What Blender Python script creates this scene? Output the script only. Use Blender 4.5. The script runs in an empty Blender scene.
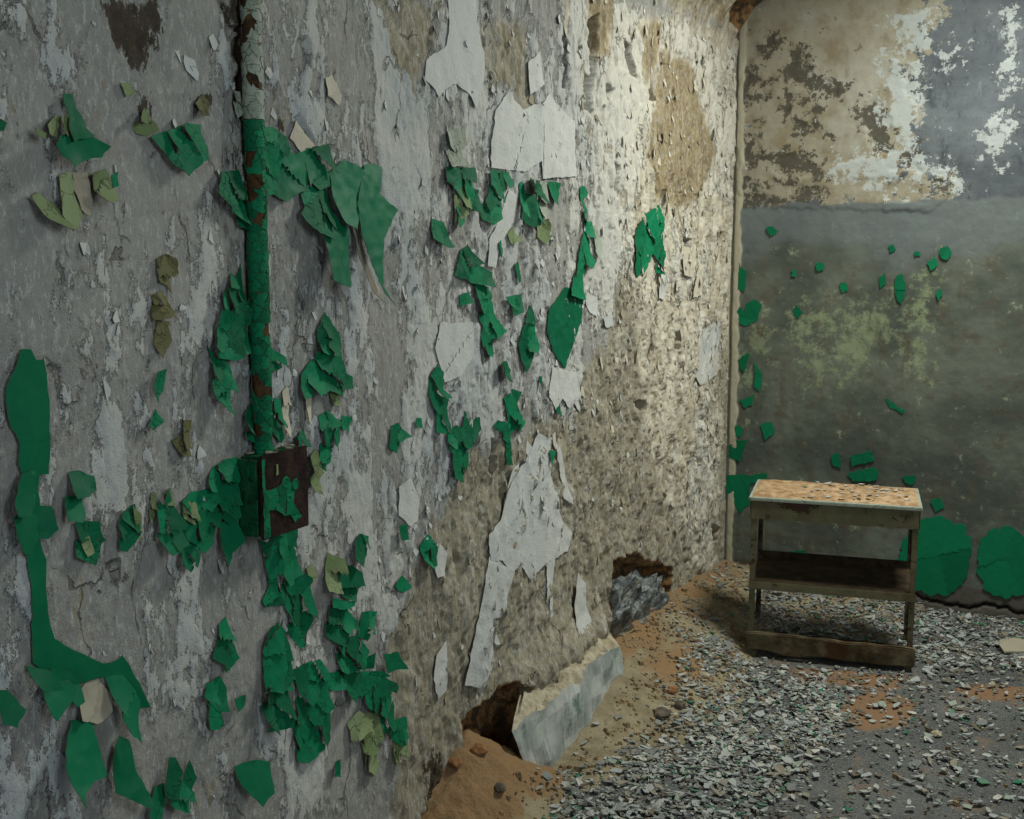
import bpy, bmesh, math, random
import numpy as np
from mathutils import Vector, Matrix
from mathutils.geometry import delaunay_2d_cdt

S = bpy.context.scene
COL = S.collection
random.seed(7)
RNG = np.random.default_rng(11)

# ------------------------------------------------------------------ camera
FPX, IW, IH = 1110.0, 1024, 819
CAM = np.array([1.3736917, -4.83175566, 1.45])
YAW, PIT = math.radians(27.0), math.radians(7.56)
FWD = np.array([-math.sin(YAW) * math.cos(PIT), math.cos(YAW) * math.cos(PIT), -math.sin(PIT)])
RGT = np.array([math.cos(YAW), math.sin(YAW), 0.0])
UPV = np.cross(RGT, FWD)
cd = bpy.data.cameras.new('camera')
cd.sensor_width = 36.0
cd.lens = FPX / IW * 36.0
cd.clip_start = 0.02
cam = bpy.data.objects.new('camera', cd)
COL.objects.link(cam)
cam.location = CAM
cam.rotation_euler = (math.pi / 2 - PIT, 0, YAW)
S.camera = cam

# ------------------------------------------------------------------ light and exposure
wd = bpy.data.worlds.new('overcast_sky')
S.world = wd
wd.use_nodes = True
wd.node_tree.nodes['Background'].inputs[0].default_value = (0.62, 0.72, 0.85, 1)
wd.node_tree.nodes['Background'].inputs[1].default_value = 0.6
S.view_settings.view_transform = 'Standard'
S.view_settings.look = 'None'
S.view_settings.exposure = 0.0
S.view_settings.gamma = 1.0


def area(name, loc, rot, sx, sy, power, col, spread=180):
    l = bpy.data.lights.new(name, 'AREA')
    l.shape = 'RECTANGLE'
    l.size, l.size_y = sx, sy
    l.energy = power
    l.color = col
    l.spread = math.radians(spread)
    o = bpy.data.objects.new(name, l)
    COL.objects.link(o)
    o.location = loc
    o.rotation_euler = rot
    return o


# daylight through the skylight in the vault and the doorway behind the viewer
area('skylight_daylight', (1.42, -1.05, 3.02), (math.radians(-9), math.radians(12), 0), 0.55, 0.9, 64.0, (0.985, 0.99, 0.87), 150)
area('side_fill_light', (2.74, -4.25, 2.05), (0, math.radians(90), 0), 1.0, 0.8, 17.5, (0.82, 0.95, 0.98))  # unseen fill added to brighten the near left wall; its opening is made up
area('doorway_daylight', (2.0, -6.85, 1.35), (math.radians(90), 0, math.radians(14)), 0.95, 2.0, 11.0, (0.80, 0.90, 1.0))

# ------------------------------------------------------------------ helpers
def ray(px, py):
    return FWD + RGT * ((px - IW / 2) / FPX) - UPV * ((py - IH / 2) / FPX)


def at(px, py, ax, v):
    """where the sight line of a photograph point meets the plane axis=v"""
    d = ray(px, py)
    return CAM + d * ((v - CAM[ax]) / d[ax])


def lw(pts, h=0.0):
    return np.array([at(a, b, 0, h)[1:3] for a, b in pts])


def bw(pts, h=0.0):
    return np.array([at(a, b, 1, -h)[[0, 2]] for a, b in pts])


def fl(pts, z=0.0):
    return np.array([at(a, b, 2, z)[:2] for a, b in pts])


_perm = {}


def perlin(x, y, seed=0):
    if seed not in _perm:
        r = np.random.default_rng(1000 + seed)
        p = r.permutation(512)
        a = r.random(512) * 2 * np.pi
        _perm[seed] = (p, np.cos(a), np.sin(a))
    p, cx, sy = _perm[seed]
    xi = np.floor(x).astype(np.int64)
    yi = np.floor(y).astype(np.int64)
    xf, yf = x - xi, y - yi
    u = xf * xf * xf * (xf * (xf * 6 - 15) + 10)
    v = yf * yf * yf * (yf * (yf * 6 - 15) + 10)

    def g(ix, iy, dx, dy):
        k = p[(p[ix & 511] + iy) & 511]
        return cx[k] * dx + sy[k] * dy
    n00 = g(xi, yi, xf, yf)
    n10 = g(xi + 1, yi, xf - 1, yf)
    n01 = g(xi, yi + 1, xf, yf - 1)
    n11 = g(xi + 1, yi + 1, xf - 1, yf - 1)
    a = n00 + u * (n10 - n00)
    b = n01 + u * (n11 - n01)
    return (a + v * (b - a)) * 1.5


def fbm(x, y, f, oct=4, seed=0, sx=1.0, sy=1.0, gain=0.5):
    r = np.zeros_like(x, dtype=float)
    a = 1.0
    for i in range(oct):
        r += a * perlin(x * f * sx + 17.3 * i, y * f * sy + 5.1 * i, seed + i)
        f *= 2.03
        a *= gain
    return r


def sstep(e0, e1, x):
    t = np.clip((x - e0) / (e1 - e0), 0, 1)
    return t * t * (3 - 2 * t)


def sdf(poly, X, Y, margin=0.12):
    """signed distance, positive inside; -margin far away"""
    out = np.full(X.shape, -margin)
    lo, hi = poly.min(0) - margin, poly.max(0) + margin
    m = (X >= lo[0]) & (X <= hi[0]) & (Y >= lo[1]) & (Y <= hi[1])
    if not m.any():
        return out
    x, y = X[m], Y[m]
    d = np.full(x.shape, 1e9)
    ins = np.zeros(x.shape, bool)
    n = len(poly)
    for i in range(n):
        a, b = poly[i], poly[(i + 1) % n]
        e = b - a
        t = np.clip(((x - a[0]) * e[0] + (y - a[1]) * e[1]) / max(e @ e, 1e-12), 0, 1)
        d = np.minimum(d, np.hypot(x - a[0] - t * e[0], y - a[1] - t * e[1]))
        c = (a[1] > y) != (b[1] > y)
        if abs(e[1]) > 1e-12:
            ins ^= c & (x < a[0] + (y - a[1]) / e[1] * e[0])
    out[m] = np.where(ins, d, -np.minimum(d, margin))
    return out


def mesh_np(name, V, Fq, mats, attrs=None, smooth=True, parent=None, fm=None):
    """one mesh object from numpy arrays; Fq is (n,3) or (n,4)"""
    me = bpy.data.meshes.new(name)
    V = np.ascontiguousarray(V, dtype=np.float32)
    Fq = np.ascontiguousarray(Fq, dtype=np.int32)
    k = Fq.shape[1]
    me.vertices.add(len(V))
    me.vertices.foreach_set('co', V.ravel())
    me.loops.add(Fq.size)
    me.loops.foreach_set('vertex_index', Fq.ravel())
    me.polygons.add(len(Fq))
    me.polygons.foreach_set('loop_start', np.arange(0, Fq.size, k, dtype=np.int32))
    me.polygons.foreach_set('loop_total', np.full(len(Fq), k, dtype=np.int32))
    me.polygons.foreach_set('use_smooth', np.full(len(Fq), smooth, dtype=bool))
    for m in (mats if isinstance(mats, (list, tuple)) else [mats]):
        me.materials.append(m)
    if fm is not None:
        me.polygons.foreach_set('material_index', np.asarray(fm, dtype=np.int32))
    me.update(calc_edges=True)
    for nm, arr in (attrs or {}).items():
        dom = 'POINT' if len(arr) == len(V) else 'FACE'
        a = me.attributes.new(nm, 'FLOAT', dom)
        a.data.foreach_set('value', np.ascontiguousarray(arr, dtype=np.float32))
    o = bpy.data.objects.new(name, me)
    COL.objects.link(o)
    if parent:
        o.parent = parent
    return o


def bm_obj(name, bm, mat, parent=None, smooth=False):
    me = bpy.data.meshes.new(name)
    bm.to_mesh(me)
    bm.free()
    for m in (mat if isinstance(mat, (list, tuple)) else [mat]):
        me.materials.append(m)
    if smooth:
        me.polygons.foreach_set('use_smooth', np.ones(len(me.polygons), bool))
    o = bpy.data.objects.new(name, me)
    COL.objects.link(o)
    if parent:
        o.parent = parent
    return o


def box(bm, x0, x1, y0, y1, z0, z1, bev=0.0):
    r = bmesh.ops.create_cube(bm, size=1.0)
    vs = r['verts']
    for v in vs:
        v.co = Vector((x0 + (v.co.x + .5) * (x1 - x0), y0 + (v.co.y + .5) * (y1 - y0), z0 + (v.co.z + .5) * (z1 - z0)))
    if bev:
        es = list({e for v in vs for e in v.link_edges})
        bmesh.ops.bevel(bm, geom=es, offset=bev, segments=2, affect='EDGES')


def tag(o, label=None, cat=None, group=None, kind=None):
    if label:
        o['label'] = label
    if cat:
        o['category'] = cat
    if group:
        o['group'] = group
    if kind:
        o['kind'] = kind
    return o


def empty(name, loc, rz=0):
    o = bpy.data.objects.new(name, None)
    COL.objects.link(o)
    o.location = loc
    o.rotation_euler = (0, 0, rz)
    return o


# ------------------------------------------------------------------ materials
class NT:
    def __init__(self, name, rough=0.8, spec=0.25):
        self.m = bpy.data.materials.new(name)
        self.m.use_nodes = True
        self.t = self.m.node_tree
        self.b = self.t.nodes['Principled BSDF']
        self.b.inputs['Roughness'].default_value = rough
        self.b.inputs['Specular IOR Level'].default_value = spec

    def n(self, ty, **kw):
        x = self.t.nodes.new(ty)
        for k, v in kw.items():
            setattr(x, k, v)
        return x

    def put(self, sock, v):
        if isinstance(v, bpy.types.NodeSocket):
            self.t.links.new(v, sock)
        elif isinstance(v, (tuple, list)) and len(v) == 3 and len(sock.default_value) == 4:
            sock.default_value = (*v, 1)
        else:
            sock.default_value = v

    def coords(self, scale=(1, 1, 1), kind='Object'):
        c = self.n('ShaderNodeTexCoord')
        mp = self.n('ShaderNodeMapping')
        mp.inputs['Scale'].default_value = scale
        self.t.links.new(c.outputs[kind], mp.inputs[0])
        return mp.outputs[0]

    def noise(self, vec, scale, detail=4, rough=0.6, dist=0.0):
        x = self.n('ShaderNodeTexNoise')
        self.put(x.inputs['Vector'], vec)
        x.inputs['Scale'].default_value = scale
        x.inputs['Detail'].default_value = detail
        x.inputs['Roughness'].default_value = rough
        x.inputs['Distortion'].default_value = dist
        return x.outputs['Fac']

    def voronoi(self, vec, scale, feature='F1'):
        x = self.n('ShaderNodeTexVoronoi', feature=feature)
        self.put(x.inputs['Vector'], vec)
        x.inputs['Scale'].default_value = scale
        return x.outputs['Distance']

    def attr(self, name):
        a = self.n('ShaderNodeAttribute')
        a.attribute_name = name
        return a.outputs['Fac']

    def math(self, op, a, b=0.0, c=0.0):
        x = self.n('ShaderNodeMath', operation=op)
        self.put(x.inputs[0], a)
        self.put(x.inputs[1], b)
        if op == 'MULTIPLY_ADD':
            self.put(x.inputs[2], c)
        return x.outputs[0]

    def step(self, v, lo, hi, t0=0.0, t1=1.0):
        x = self.n('ShaderNodeMapRange', interpolation_type='SMOOTHSTEP')
        self.put(x.inputs['Value'], v)
        x.inputs['From Min'].default_value = lo
        x.inputs['From Max'].default_value = hi
        x.inputs['To Min'].default_value = t0
        x.inputs['To Max'].default_value = t1
        return x.outputs[0]

    def mix(self, f, a, b):
        x = self.n('ShaderNodeMix', data_type='RGBA')
        self.put(x.inputs['Factor'], f)
        self.put(x.inputs['A'] if False else x.inputs[6], a)
        self.put(x.inputs[7], b)
        return x.outputs[2]

    def bump(self, h, strength=0.5, dist=0.01, normal=None):
        x = self.n('ShaderNodeBump')
        self.put(x.inputs['Height'], h)
        x.inputs['Strength'].default_value = strength
        x.inputs['Distance'].default_value = dist
        if normal is not None:
            self.put(x.inputs['Normal'], normal)
        return x.outputs[0]

    def done(self, col, normal=None, rough=None):
        self.put(self.b.inputs['Base Color'], col)
        if normal is not None:
            self.put(self.b.inputs['Normal'], normal)
        if rough is not None:
            self.put(self.b.inputs['Roughness'], rough)
        return self.m


def mat_left_wall():
    k = NT('old_limewashed_plaster', 0.9, 0.15)
    v = k.coords()
    vs = k.coords((1, 1.0, 0.40))
    big = k.noise(v, 2.2, 4, .6)
    mid = k.noise(vs, 16, 5, .65)
    rag = k.noise(vs, 34, 6, .72, .4)
    fine = k.noise(vs, 85, 5, .7)
    tiny = k.noise(v, 260, 3, .7)
    sub = lambda x: k.math('SUBTRACT', x, .5)
    mul = lambda a, b: k.math('MULTIPLY', a, b)
    add = lambda a, b: k.math('ADD', a, b)
    col = k.mix(k.step(big, .35, .65), (.285, .288, .278), (.365, .362, .34))
    col = k.mix(k.step(mid, .5, .72, 0, .5), col, (.235, .22, .195))
    col = k.mix(k.step(k.noise(v, 9, 5, .7), .52, .62, 0, .5), col, (.40, .385, .35))
    # khaki base coat where the limewash has gone
    tanf = k.step(add(k.attr('tan'), mul(sub(rag), 1.5)), .40, .60)
    tanc = k.mix(k.step(fine, .35, .7), (.285, .252, .175), (.385, .355, .26))
    tanc = k.mix(k.step(k.noise(k.coords((1, 1, .28)), 10, 5, .65), .46, .62, 0, .6), tanc, (.245, .215, .165))
    tanc = k.mix(k.step(k.noise(k.coords((1, 1, .25)), 30, 6, .72), .57, .68, 0, .4), tanc, (.19, .158, .115))
    tanc = k.mix(k.step(k.noise(k.coords((1, 1, .22)), 17, 6, .68), .53, .64, 0, .75), tanc, (.48, .455, .385))
    col = k.mix(mul(tanf, .92), col, tanc)
    cream = k.step(add(k.attr('cream'), mul(sub(rag), 1.4)), .3, .8)
    col = k.mix(mul(cream, .85), col, k.mix(k.step(k.noise(k.coords((1, 1, .22)), 15, 6, .7), .38, .58), (.47, .41, .30), (.70, .66, .55)))
    stain = k.step(add(k.attr('stain'), mul(sub(k.noise(k.coords((1, 1, .2)), 22, 6, .75)), 1.9)), .25, .8)
    col = k.mix(mul(stain, .85), col, k.mix(k.step(k.noise(k.coords((1, 1, .2)), 26, 5, .7), .35, .65), (.175, .125, .055), (.35, .275, .15)))
    # limewash layers
    w = add(k.attr('wash'), mul(sub(fine), .9))
    w = add(w, mul(sub(rag), .75))
    w = add(w, mul(sub(tiny), .4))
    wf = k.step(w, -.02, .035)
    coolw = k.mix(k.step(big, .4, .6), (.47, .505, .52), (.58, .585, .56))
    wc = k.mix(k.attr('warm'), coolw, (.64, .62, .55))
    wc = k.mix(k.step(mid, .55, .75, 0, .5), wc, (.43, .43, .40))
    col = k.mix(mul(wf, .92), col, wc)
    edge = k.math('SUBTRACT', k.step(w, -.07, -.03), wf)
    col = k.mix(mul(k.math('MAXIMUM', edge, 0.0), .3), col, (.12, .10, .08))
    fle = k.step(k.noise(vs, 110, 6, .82), .52, .61)
    col = k.mix(mul(fle, .62), col, (.56, .58, .58))
    pit = k.step(k.noise(vs, 75, 4, .7), .68, .74)
    col = k.mix(mul(pit, .45), col, (.12, .10, .08))
    # hairline cracks
    wv = k.n('ShaderNodeVectorMath', operation='MULTIPLY_ADD')
    nz = k.n('ShaderNodeTexNoise')
    nz.inputs['Scale'].default_value = 14
    nz.inputs['Detail'].default_value = 5
    k.put(nz.inputs['Vector'], v)
    k.put(wv.inputs[0], nz.outputs['Color'])
    wv.inputs[1].default_value = (.08, .08, .08)
    k.put(wv.inputs[2], vs)
    vo = k.voronoi(wv.outputs[0], 9, 'DISTANCE_TO_EDGE')
    crk = mul(k.step(vo, .020, .006), k.step(k.noise(v, 5, 3), .54, .60))
    col = k.mix(mul(crk, .5), col, (.09, .075, .06))
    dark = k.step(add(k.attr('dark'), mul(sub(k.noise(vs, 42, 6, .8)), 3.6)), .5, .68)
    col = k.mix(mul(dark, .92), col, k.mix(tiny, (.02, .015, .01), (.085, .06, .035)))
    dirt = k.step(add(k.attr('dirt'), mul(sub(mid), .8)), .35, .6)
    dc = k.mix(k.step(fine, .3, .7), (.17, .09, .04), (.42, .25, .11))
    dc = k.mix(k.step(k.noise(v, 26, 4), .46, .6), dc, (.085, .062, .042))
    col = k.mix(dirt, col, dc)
    h = k.math('MULTIPLY_ADD', wf, .55, add(mul(fine, .6), mul(tiny, .35)))
    h = k.math('SUBTRACT', h, mul(crk, 1.2))
    h = k.math('SUBTRACT', h, mul(pit, .4))
    return k.done(col, k.bump(h, 1.0, .007))


def mat_back_wall():
    k = NT('end_wall_plaster', 0.88, 0.2)
    v = k.coords()
    big = k.noise(v, 2.6, 5, .6)
    mid = k.noise(v, 11, 5, .65)
    fine = k.noise(v, 48, 4, .65)
    def field(name, amp, lo, hi, nz=None):
        return k.step(k.math('ADD', k.attr(name), k.math('MULTIPLY', k.math('SUBTRACT', nz or mid, .5), amp)), lo, hi)
    # lower field: grey green
    low = k.mix(k.step(big, .38, .62), (.074, .088, .075), (.138, .157, .130))
    low = k.mix(k.step(mid, .5, .68, 0, .75), low, (.105, .088, .065))
    low = k.mix(k.step(fine, .6, .75, 0, .4), low, (.26, .27, .22))
    rg = k.noise(v, 17, 6, .75)
    low = k.mix(k.math('MULTIPLY', field('lime', 2.4, .38, .75, rg), .65), low, k.mix(fine, (.22, .27, .14), (.36, .43, .27)))
    low = k.mix(k.step(rg, .60, .66, 0, .5), low, (.30, .33, .25))
    low = k.mix(k.step(k.noise(k.coords((1, 1, .35)), 9, 6, .7), .55, .66, 0, .6), low, (.09, .085, .06))
    band = field('band', .6, .3, .8)
    low = k.mix(k.math('MULTIPLY', band, .65), low, (.17, .20, .22))
    basec = field('base', .4, .4, .6)
    low = k.mix(k.math('MULTIPLY', basec, .75), low, (.10, .088, .075))
    up = k.mix(k.step(big, .35, .65), (.085, .10, .115), (.165, .19, .21))
    up = k.mix(k.step(fine, .55, .7, 0, .5), up, (.05, .058, .065))
    up = k.mix(k.step(k.noise(k.coords((1, 1, .5)), 8, 5, .7), .52, .66, 0, .7), up, (.04, .052, .065))
    up = k.mix(k.step(k.noise(k.coords((1, 1, .5)), 14, 5, .7), .60, .70, 0, .55), up, (.28, .33, .36))
    cr = field('cream', 2.2, .47, .52, k.noise(v, 13, 7, .75))
    crc = k.mix(k.step(mid, .42, .68), (.335, .315, .245), (.255, .215, .145))
    crc = k.mix(k.step(big, .5, .62, 0, .6), crc, (.42, .42, .375))
    crc = k.mix(k.step(k.noise(k.coords((1, 1, .3)), 18, 5, .7), .58, .68, 0, .5), crc, (.20, .19, .155))
    up = k.mix(cr, up, crc)
    blot = field('blot', 2.2, .46, .52, k.noise(v, 15, 7, .75))
    up = k.mix(k.math('MULTIPLY', blot, .93), up, k.mix(fine, (.045, .043, .035), (.12, .11, .085)))
    wh = field('white', 2.2, .47, .52, k.noise(v, 18, 7, .75))
    up = k.mix(k.math('MULTIPLY', wh, .9), up, (.46, .50, .50))
    upf = k.step(k.math('ADD', k.attr('upper'), k.math('MULTIPLY', k.math('SUBTRACT', mid, .5), .25)), .4, .6)
    col = k.mix(upf, low, up)
    crk = k.attr('crack_shade')  # real base crack plus the painted shade of the corner seam
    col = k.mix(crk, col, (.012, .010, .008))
    edge = k.attr('edge')
    col = k.mix(k.step(edge, .3, .7), col, k.mix(mid, (.36, .33, .22), (.52, .50, .40)))
    return k.done(col, k.bump(k.math('ADD', k.math('MULTIPLY', fine, .5), mid), .5, .006))


def mat_paint(name, c1, c2, rust=None, rough=.62, bump=.35, crackle=.55):
    k = NT(name, rough, .16)
    v = k.coords()
    oi = k.n('ShaderNodeObjectInfo')
    f = k.math('ADD', k.math('MULTIPLY', oi.outputs['Random'], .7), k.math('MULTIPLY', k.noise(v, 18, 4), .5))
    col = k.mix(k.step(f, .15, 1.0), c1, c2)
    col = k.mix(k.step(k.noise(v, 90, 4, .7), .62, .74, 0, .35), col, tuple(min(1, x * 1.5 + .02) for x in c2))
    if rust:
        col = k.mix(k.step(k.noise(v, 45, 5, .7), .60, .66), col, rust)
    wv = k.n('ShaderNodeVectorMath', operation='MULTIPLY_ADD')
    nz = k.n('ShaderNodeTexNoise')
    nz.inputs['Scale'].default_value = 30
    k.put(nz.inputs['Vector'], v)
    k.put(wv.inputs[0], nz.outputs['Color'])
    wv.inputs[1].default_value = (.03, .03, .03)
    k.put(wv.inputs[2], v)
    ck = k.step(k.voronoi(wv.outputs[0], 48, 'DISTANCE_TO_EDGE'), .05, .0)
    ck = k.math('MULTIPLY', ck, k.step(k.noise(v, 22, 2), .46, .56))
    col = k.mix(k.math('MULTIPLY', ck, crackle), col, tuple(x * .15 for x in c1))
    h = k.math('SUBTRACT', k.noise(v, 120, 4, .6), k.math('MULTIPLY', ck, 2.5 * crackle))
    return k.done(col, k.bump(h, bump, .004))


def mat_simple(name, c1, c2, scale=20, rough=.85, bump=.5, lo=.35, hi=.65, c3=None, dist=.006, spec=.2, metal=0.0):
    k = NT(name, rough, spec)
    k.b.inputs['Metallic'].default_value = metal
    v = k.coords()
    n = k.noise(v, scale, 5, .65)
    col = k.mix(k.step(n, lo, hi), c1, c2)
    if c3:
        col = k.mix(k.step(k.noise(v, scale * .45, 6, .75), .55, .6), col, c3)
    return k.done(col, k.bump(k.noise(v, scale * 3, 4, .65), bump, dist))


def mat_chip():
    k = NT('fallen_paint_chip', .8, .25)
    t = k.attr('tone')
    r = k.n('ShaderNodeValToRGB')
    k.put(r.inputs[0], t)
    cr = r.color_ramp
    cr.interpolation = 'CONSTANT'
    stops = [(0, (.206, .224, .224)), (.2, (.325, .352, .352)), (.38, (.176, .184, .180)), (.52, (.369, .387, .374)), (.62, (.237, .220, .176)), (.72, (.264, .316, .272)),
             (.80, (.123, .105, .083)), (.88, (.457, .457, .422)), (.945, (.088, .193, .132)), (.975, (.017, .149, .079))]
    cr.elements[0].position, cr.elements[0].color = stops[0][0], (*stops[0][1], 1)
    cr.elements[1].position, cr.elements[1].color = stops[1][0], (*stops[1][1], 1)
    for p, c in stops[2:]:
        e = cr.elements.new(p)
        e.color = (*c, 1)
    v = k.coords()
    col = k.mix(k.step(k.noise(v, 60, 3), .5, .7, 0, .35), r.outputs[0], (.20, .17, .13))
    return k.done(col)


def mat_floor():
    k = NT('dusty_concrete_floor', .88, .25)
    v = k.coords()
    big = k.noise(v, 3.5, 5, .6)
    mid = k.noise(v, 26, 5, .65)
    fine = k.noise(v, 120, 4, .7)
    col = k.mix(k.step(big, .35, .65), (.075, .081, .084), (.115, .12, .121))
    col = k.mix(k.step(mid, .5, .7, 0, .7), col, (.10, .088, .075))
    col = k.mix(k.step(k.noise(v, 70, 5, .8), .52, .62, 0, .75), col, (.055, .05, .045))
    col = k.mix(k.step(k.noise(v, 150, 4, .8), .56, .62, 0, .75), col, (.27, .285, .285))
    br = k.step(k.noise(v, 7, 4), .56, .68, 0, .5)
    col = k.mix(br, col, (.20, .135, .085))
    d = k.step(k.math('ADD', k.attr('dust'), k.math('MULTIPLY', k.math('SUBTRACT', mid, .5), 1.0)), .3, .7)
    col = k.mix(k.math('MULTIPLY', d, .9), col, k.mix(fine, (.16, .085, .042), (.29, .18, .10)))
    return k.done(col, k.bump(k.math('ADD', mid, fine), .6, .006))


def mat_heap():
    k = NT('sandy_mortar_dirt', .95, .1)
    v = k.coords()
    mid = k.noise(v, 14, 5, .65)
    fine = k.noise(v, 90, 5, .7)
    col = k.mix(k.step(mid, .35, .65), (.235, .198, .125), (.34, .295, .20))
    col = k.mix(k.step(fine, .55, .72, 0, .6), col, (.20, .155, .10))
    col = k.mix(k.step(k.noise(v, 5, 4), .56, .66, 0, .6), col, (.22, .165, .105))
    d = k.step(k.math('ADD', k.attr('dust'), k.math('MULTIPLY', k.math('SUBTRACT', mid, .5), 1.1)), .35, .65)
    col = k.mix(k.math('MULTIPLY', d, .9), col, k.mix(fine, (.20, .11, .05), (.36, .235, .125)))
    return k.done(col, k.bump(k.math('ADD', k.math('MULTIPLY', mid, .6), fine), .8, .01))


def mat_bench():
    k = NT('chipped_olive_paint_on_steel', .7, .3)
    v = k.coords()
    mid = k.noise(v, 9, 6, .7)
    fine = k.noise(v, 60, 4, .7)
    col = k.mix(k.step(mid, .4, .65), (.10, .098, .055), (.16, .15, .085))
    col = k.mix(k.step(fine, .5, .7, 0, .6), col, (.10, .085, .045))
    chip = k.step(k.math('ADD', k.noise(v, 24, 7, .8), k.math('MULTIPLY', k.attr('bare'), .17)), .575, .60)
    col = k.mix(k.step(k.noise(v, 6, 5, .7), .5, .64, 0, .6), col, (.085, .05, .024))
    col = k.mix(chip, col, k.mix(fine, (.022, .012, .010), (.085, .04, .022)))
    return k.done(col, k.bump(k.math('SUBTRACT', k.math('MULTIPLY', fine, .3), chip), .5, .003))


M = {}
M['wall'] = mat_left_wall()
M['back'] = mat_back_wall()
M['green'] = mat_paint('green_wall_paint', (.002, .105, .046), (.004, .205, .090))
M['greend'] = mat_paint('green_sheet_paint', (.002, .122, .054), (.004, .178, .080), rough=.55, bump=.12, crackle=.08)
M['olive'] = mat_paint('faded_olive_paint', (.14, .20, .085), (.26, .33, .17), rust=(.17, .15, .09))
M['moss'] = mat_paint('brown_olive_paint', (.10, .10, .04), (.17, .165, .075), rust=(.05, .035, .02))
M['beige'] = mat_paint('beige_plaster_skin', (.31, .28, .215), (.42, .39, .31), rough=.9, crackle=0)
M['white'] = mat_paint('white_limewash', (.53, .56, .56), (.60, .61, .59), rough=.9, bump=.6, crackle=0)
M['cream'] = mat_paint('cream_limewash', (.50, .46, .36), (.60, .56, .46), rough=.9, bump=.6, crackle=0)
M['palegr'] = mat_paint('pale_grey_green_paint', (.26, .31, .255), (.37, .41, .35), rust=(.16, .10, .05))
M['scab'] = mat_paint('khaki_plaster_scab', (.30, .26, .185), (.40, .36, .27), rough=.95, bump=.6, crackle=0)
M['edge'] = mat_simple('flake_underside', (.085, .07, .05), (.22, .19, .14), 60)
M['rust'] = mat_simple('rusted_pipe_iron', (.05, .028, .014), (.115, .062, .024), 40, .85, .6, c3=(.035, .02, .012))
M['boxiron'] = mat_simple('dark_rusted_box_iron', (.018, .012, .012), (.045, .028, .022), 30, .75, .5, spec=.08)
M['boxgreen'] = mat_simple('grimy_green_box_paint', (.004, .055, .024), (.008, .125, .052), 22, .6, .8, c3=(.012, .02, .010))
M['chip'] = mat_chip()
M['floor'] = mat_floor()
M['heap'] = mat_heap()
M['bench'] = mat_bench()
M['plain'] = mat_simple('dim_plaster', (.30, .29, .26), (.42, .40, .35), 6)
M['ceil'] = mat_simple('vault_plaster', (.22, .19, .14), (.36, .32, .24), 9, c3=(.14, .10, .07))
M['plinth'] = mat_simple('grey_green_cement', (.27, .31, .30), (.46, .48, .46), 9, .85, .7, c3=(.16, .24, .19))
M['crumb'] = mat_simple('broken_cream_plaster', (.30, .26, .18), (.50, .455, .35), 30, .95, .9)
M['bluestone'] = mat_simple('blue_grey_stone', (.10, .115, .12), (.36, .39, .395), 24, .85, 1.0, .42, .6, c3=(.33, .30, .23), dist=.02)
M['stone'] = mat_simple('dark_rubble_stone', (.06, .05, .04), (.16, .13, .10), 30)
M['board'] = mat_simple('rotten_painted_board', (.05, .036, .02), (.135, .115, .065), 11, .85, .8, c3=(.085, .045, .02))
M['benchdark'] = mat_simple('dark_rusty_steel', (.028, .020, .013), (.07, .048, .028), 18)
M['dust'] = mat_simple('orange_brick_dust', (.27, .165, .085), (.48, .345, .21), 26, .95, .9)
M['brickred'] = mat_simple('crumbling_orange_brick', (.16, .07, .03), (.36, .19, .085), 24, .95, .9)
M['pebble'] = mat_simple('black_pebble', (.01, .01, .01), (.03, .03, .028), 30)

# ------------------------------------------------------------------ left wall
R_COVE, Z_SPR = 0.30, 2.30
ys = [-7.0 + i * .25 for i in range(12)]
y = -4.0
while y < -.026:
    ys.append(y)
    y += 0.0033 + 0.0035 * (y + 4.0) / 4.0
ys += [-.022, -.018, -.014, -.0105, -.007, -.0035, 0.0]
ys = [v for v in ys if not (-.026 < v < -.0221)]
ys = sorted(set(ys))
ys = np.array(ys)
ss = np.concatenate([np.arange(-0.05, 0.546, .005), np.arange(0.55, 1.848, .0036), np.arange(1.852, 2.72, .005)])
Yg, Sg = np.meshgrid(ys, ss, indexing='ij')


def union(polys, m=.12, wob=0.012, wf=14, seed=3):
    """largest signed distance of several photograph outlines on the left wall, edges roughened"""
    out = np.full(Yg.shape, -m)
    wx = wob * fbm(Yg, Sg, wf, 3, seed)
    for p in polys:
        out = np.maximum(out, sdf(lw(p), Yg + wx, Sg + wx * .7, m))
    return out


tan_p = [[(640, 170), (700, 190), (735, 210), (722, 585), (640, 645), (470, 819), (395, 819), (398, 700), (385, 640), (418, 570), (450, 500), (458, 470), (520, 440), (560, 410), (600, 350), (620, 270)],
         [(475, 30), (520, 20), (530, 60), (528, 100), (510, 90), (490, 95)], [(375, 0), (440, 0), (425, 60), (410, 100), (395, 70)],
         [(72, 70), (95, 62), (110, 90), (108, 130), (118, 150), (105, 165), (85, 140), (75, 105)], [(0, 50), (18, 60), (25, 95), (20, 125), (0, 120)],
         [(45, 580), (95, 570), (120, 600), (112, 640), (80, 648), (55, 630)], [(185, 770), (215, 760), (240, 790), (235, 819), (185, 819)],
         [(255, 60), (300, 80), (310, 130), (290, 150), (262, 130)], [(0, 560), (20, 560), (25, 640), (10, 680), (0, 680)]]
tan_f = union(tan_p, .12, .02, 9)
TAN = np.clip(sstep(-.11, .10, tan_f) + .25 * fbm(Yg, Sg, 9, 4, 17, 1, .5) * (tan_f > -.11), 0, 1)
cream_p = [[(560, 0), (735, 30), (735, 215), (730, 330), (700, 420), (680, 330), (640, 300), (600, 200), (585, 120)], [(640, 300), (700, 330), (722, 420), (715, 570), (690, 560), (660, 480), (640, 400)]]
TAN = TAN * (1 - .5 * sstep(-2.75, -3.0, Yg))
CREAM = sstep(-.10, .08, union(cream_p, .14, .02, 9, 21))
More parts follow.
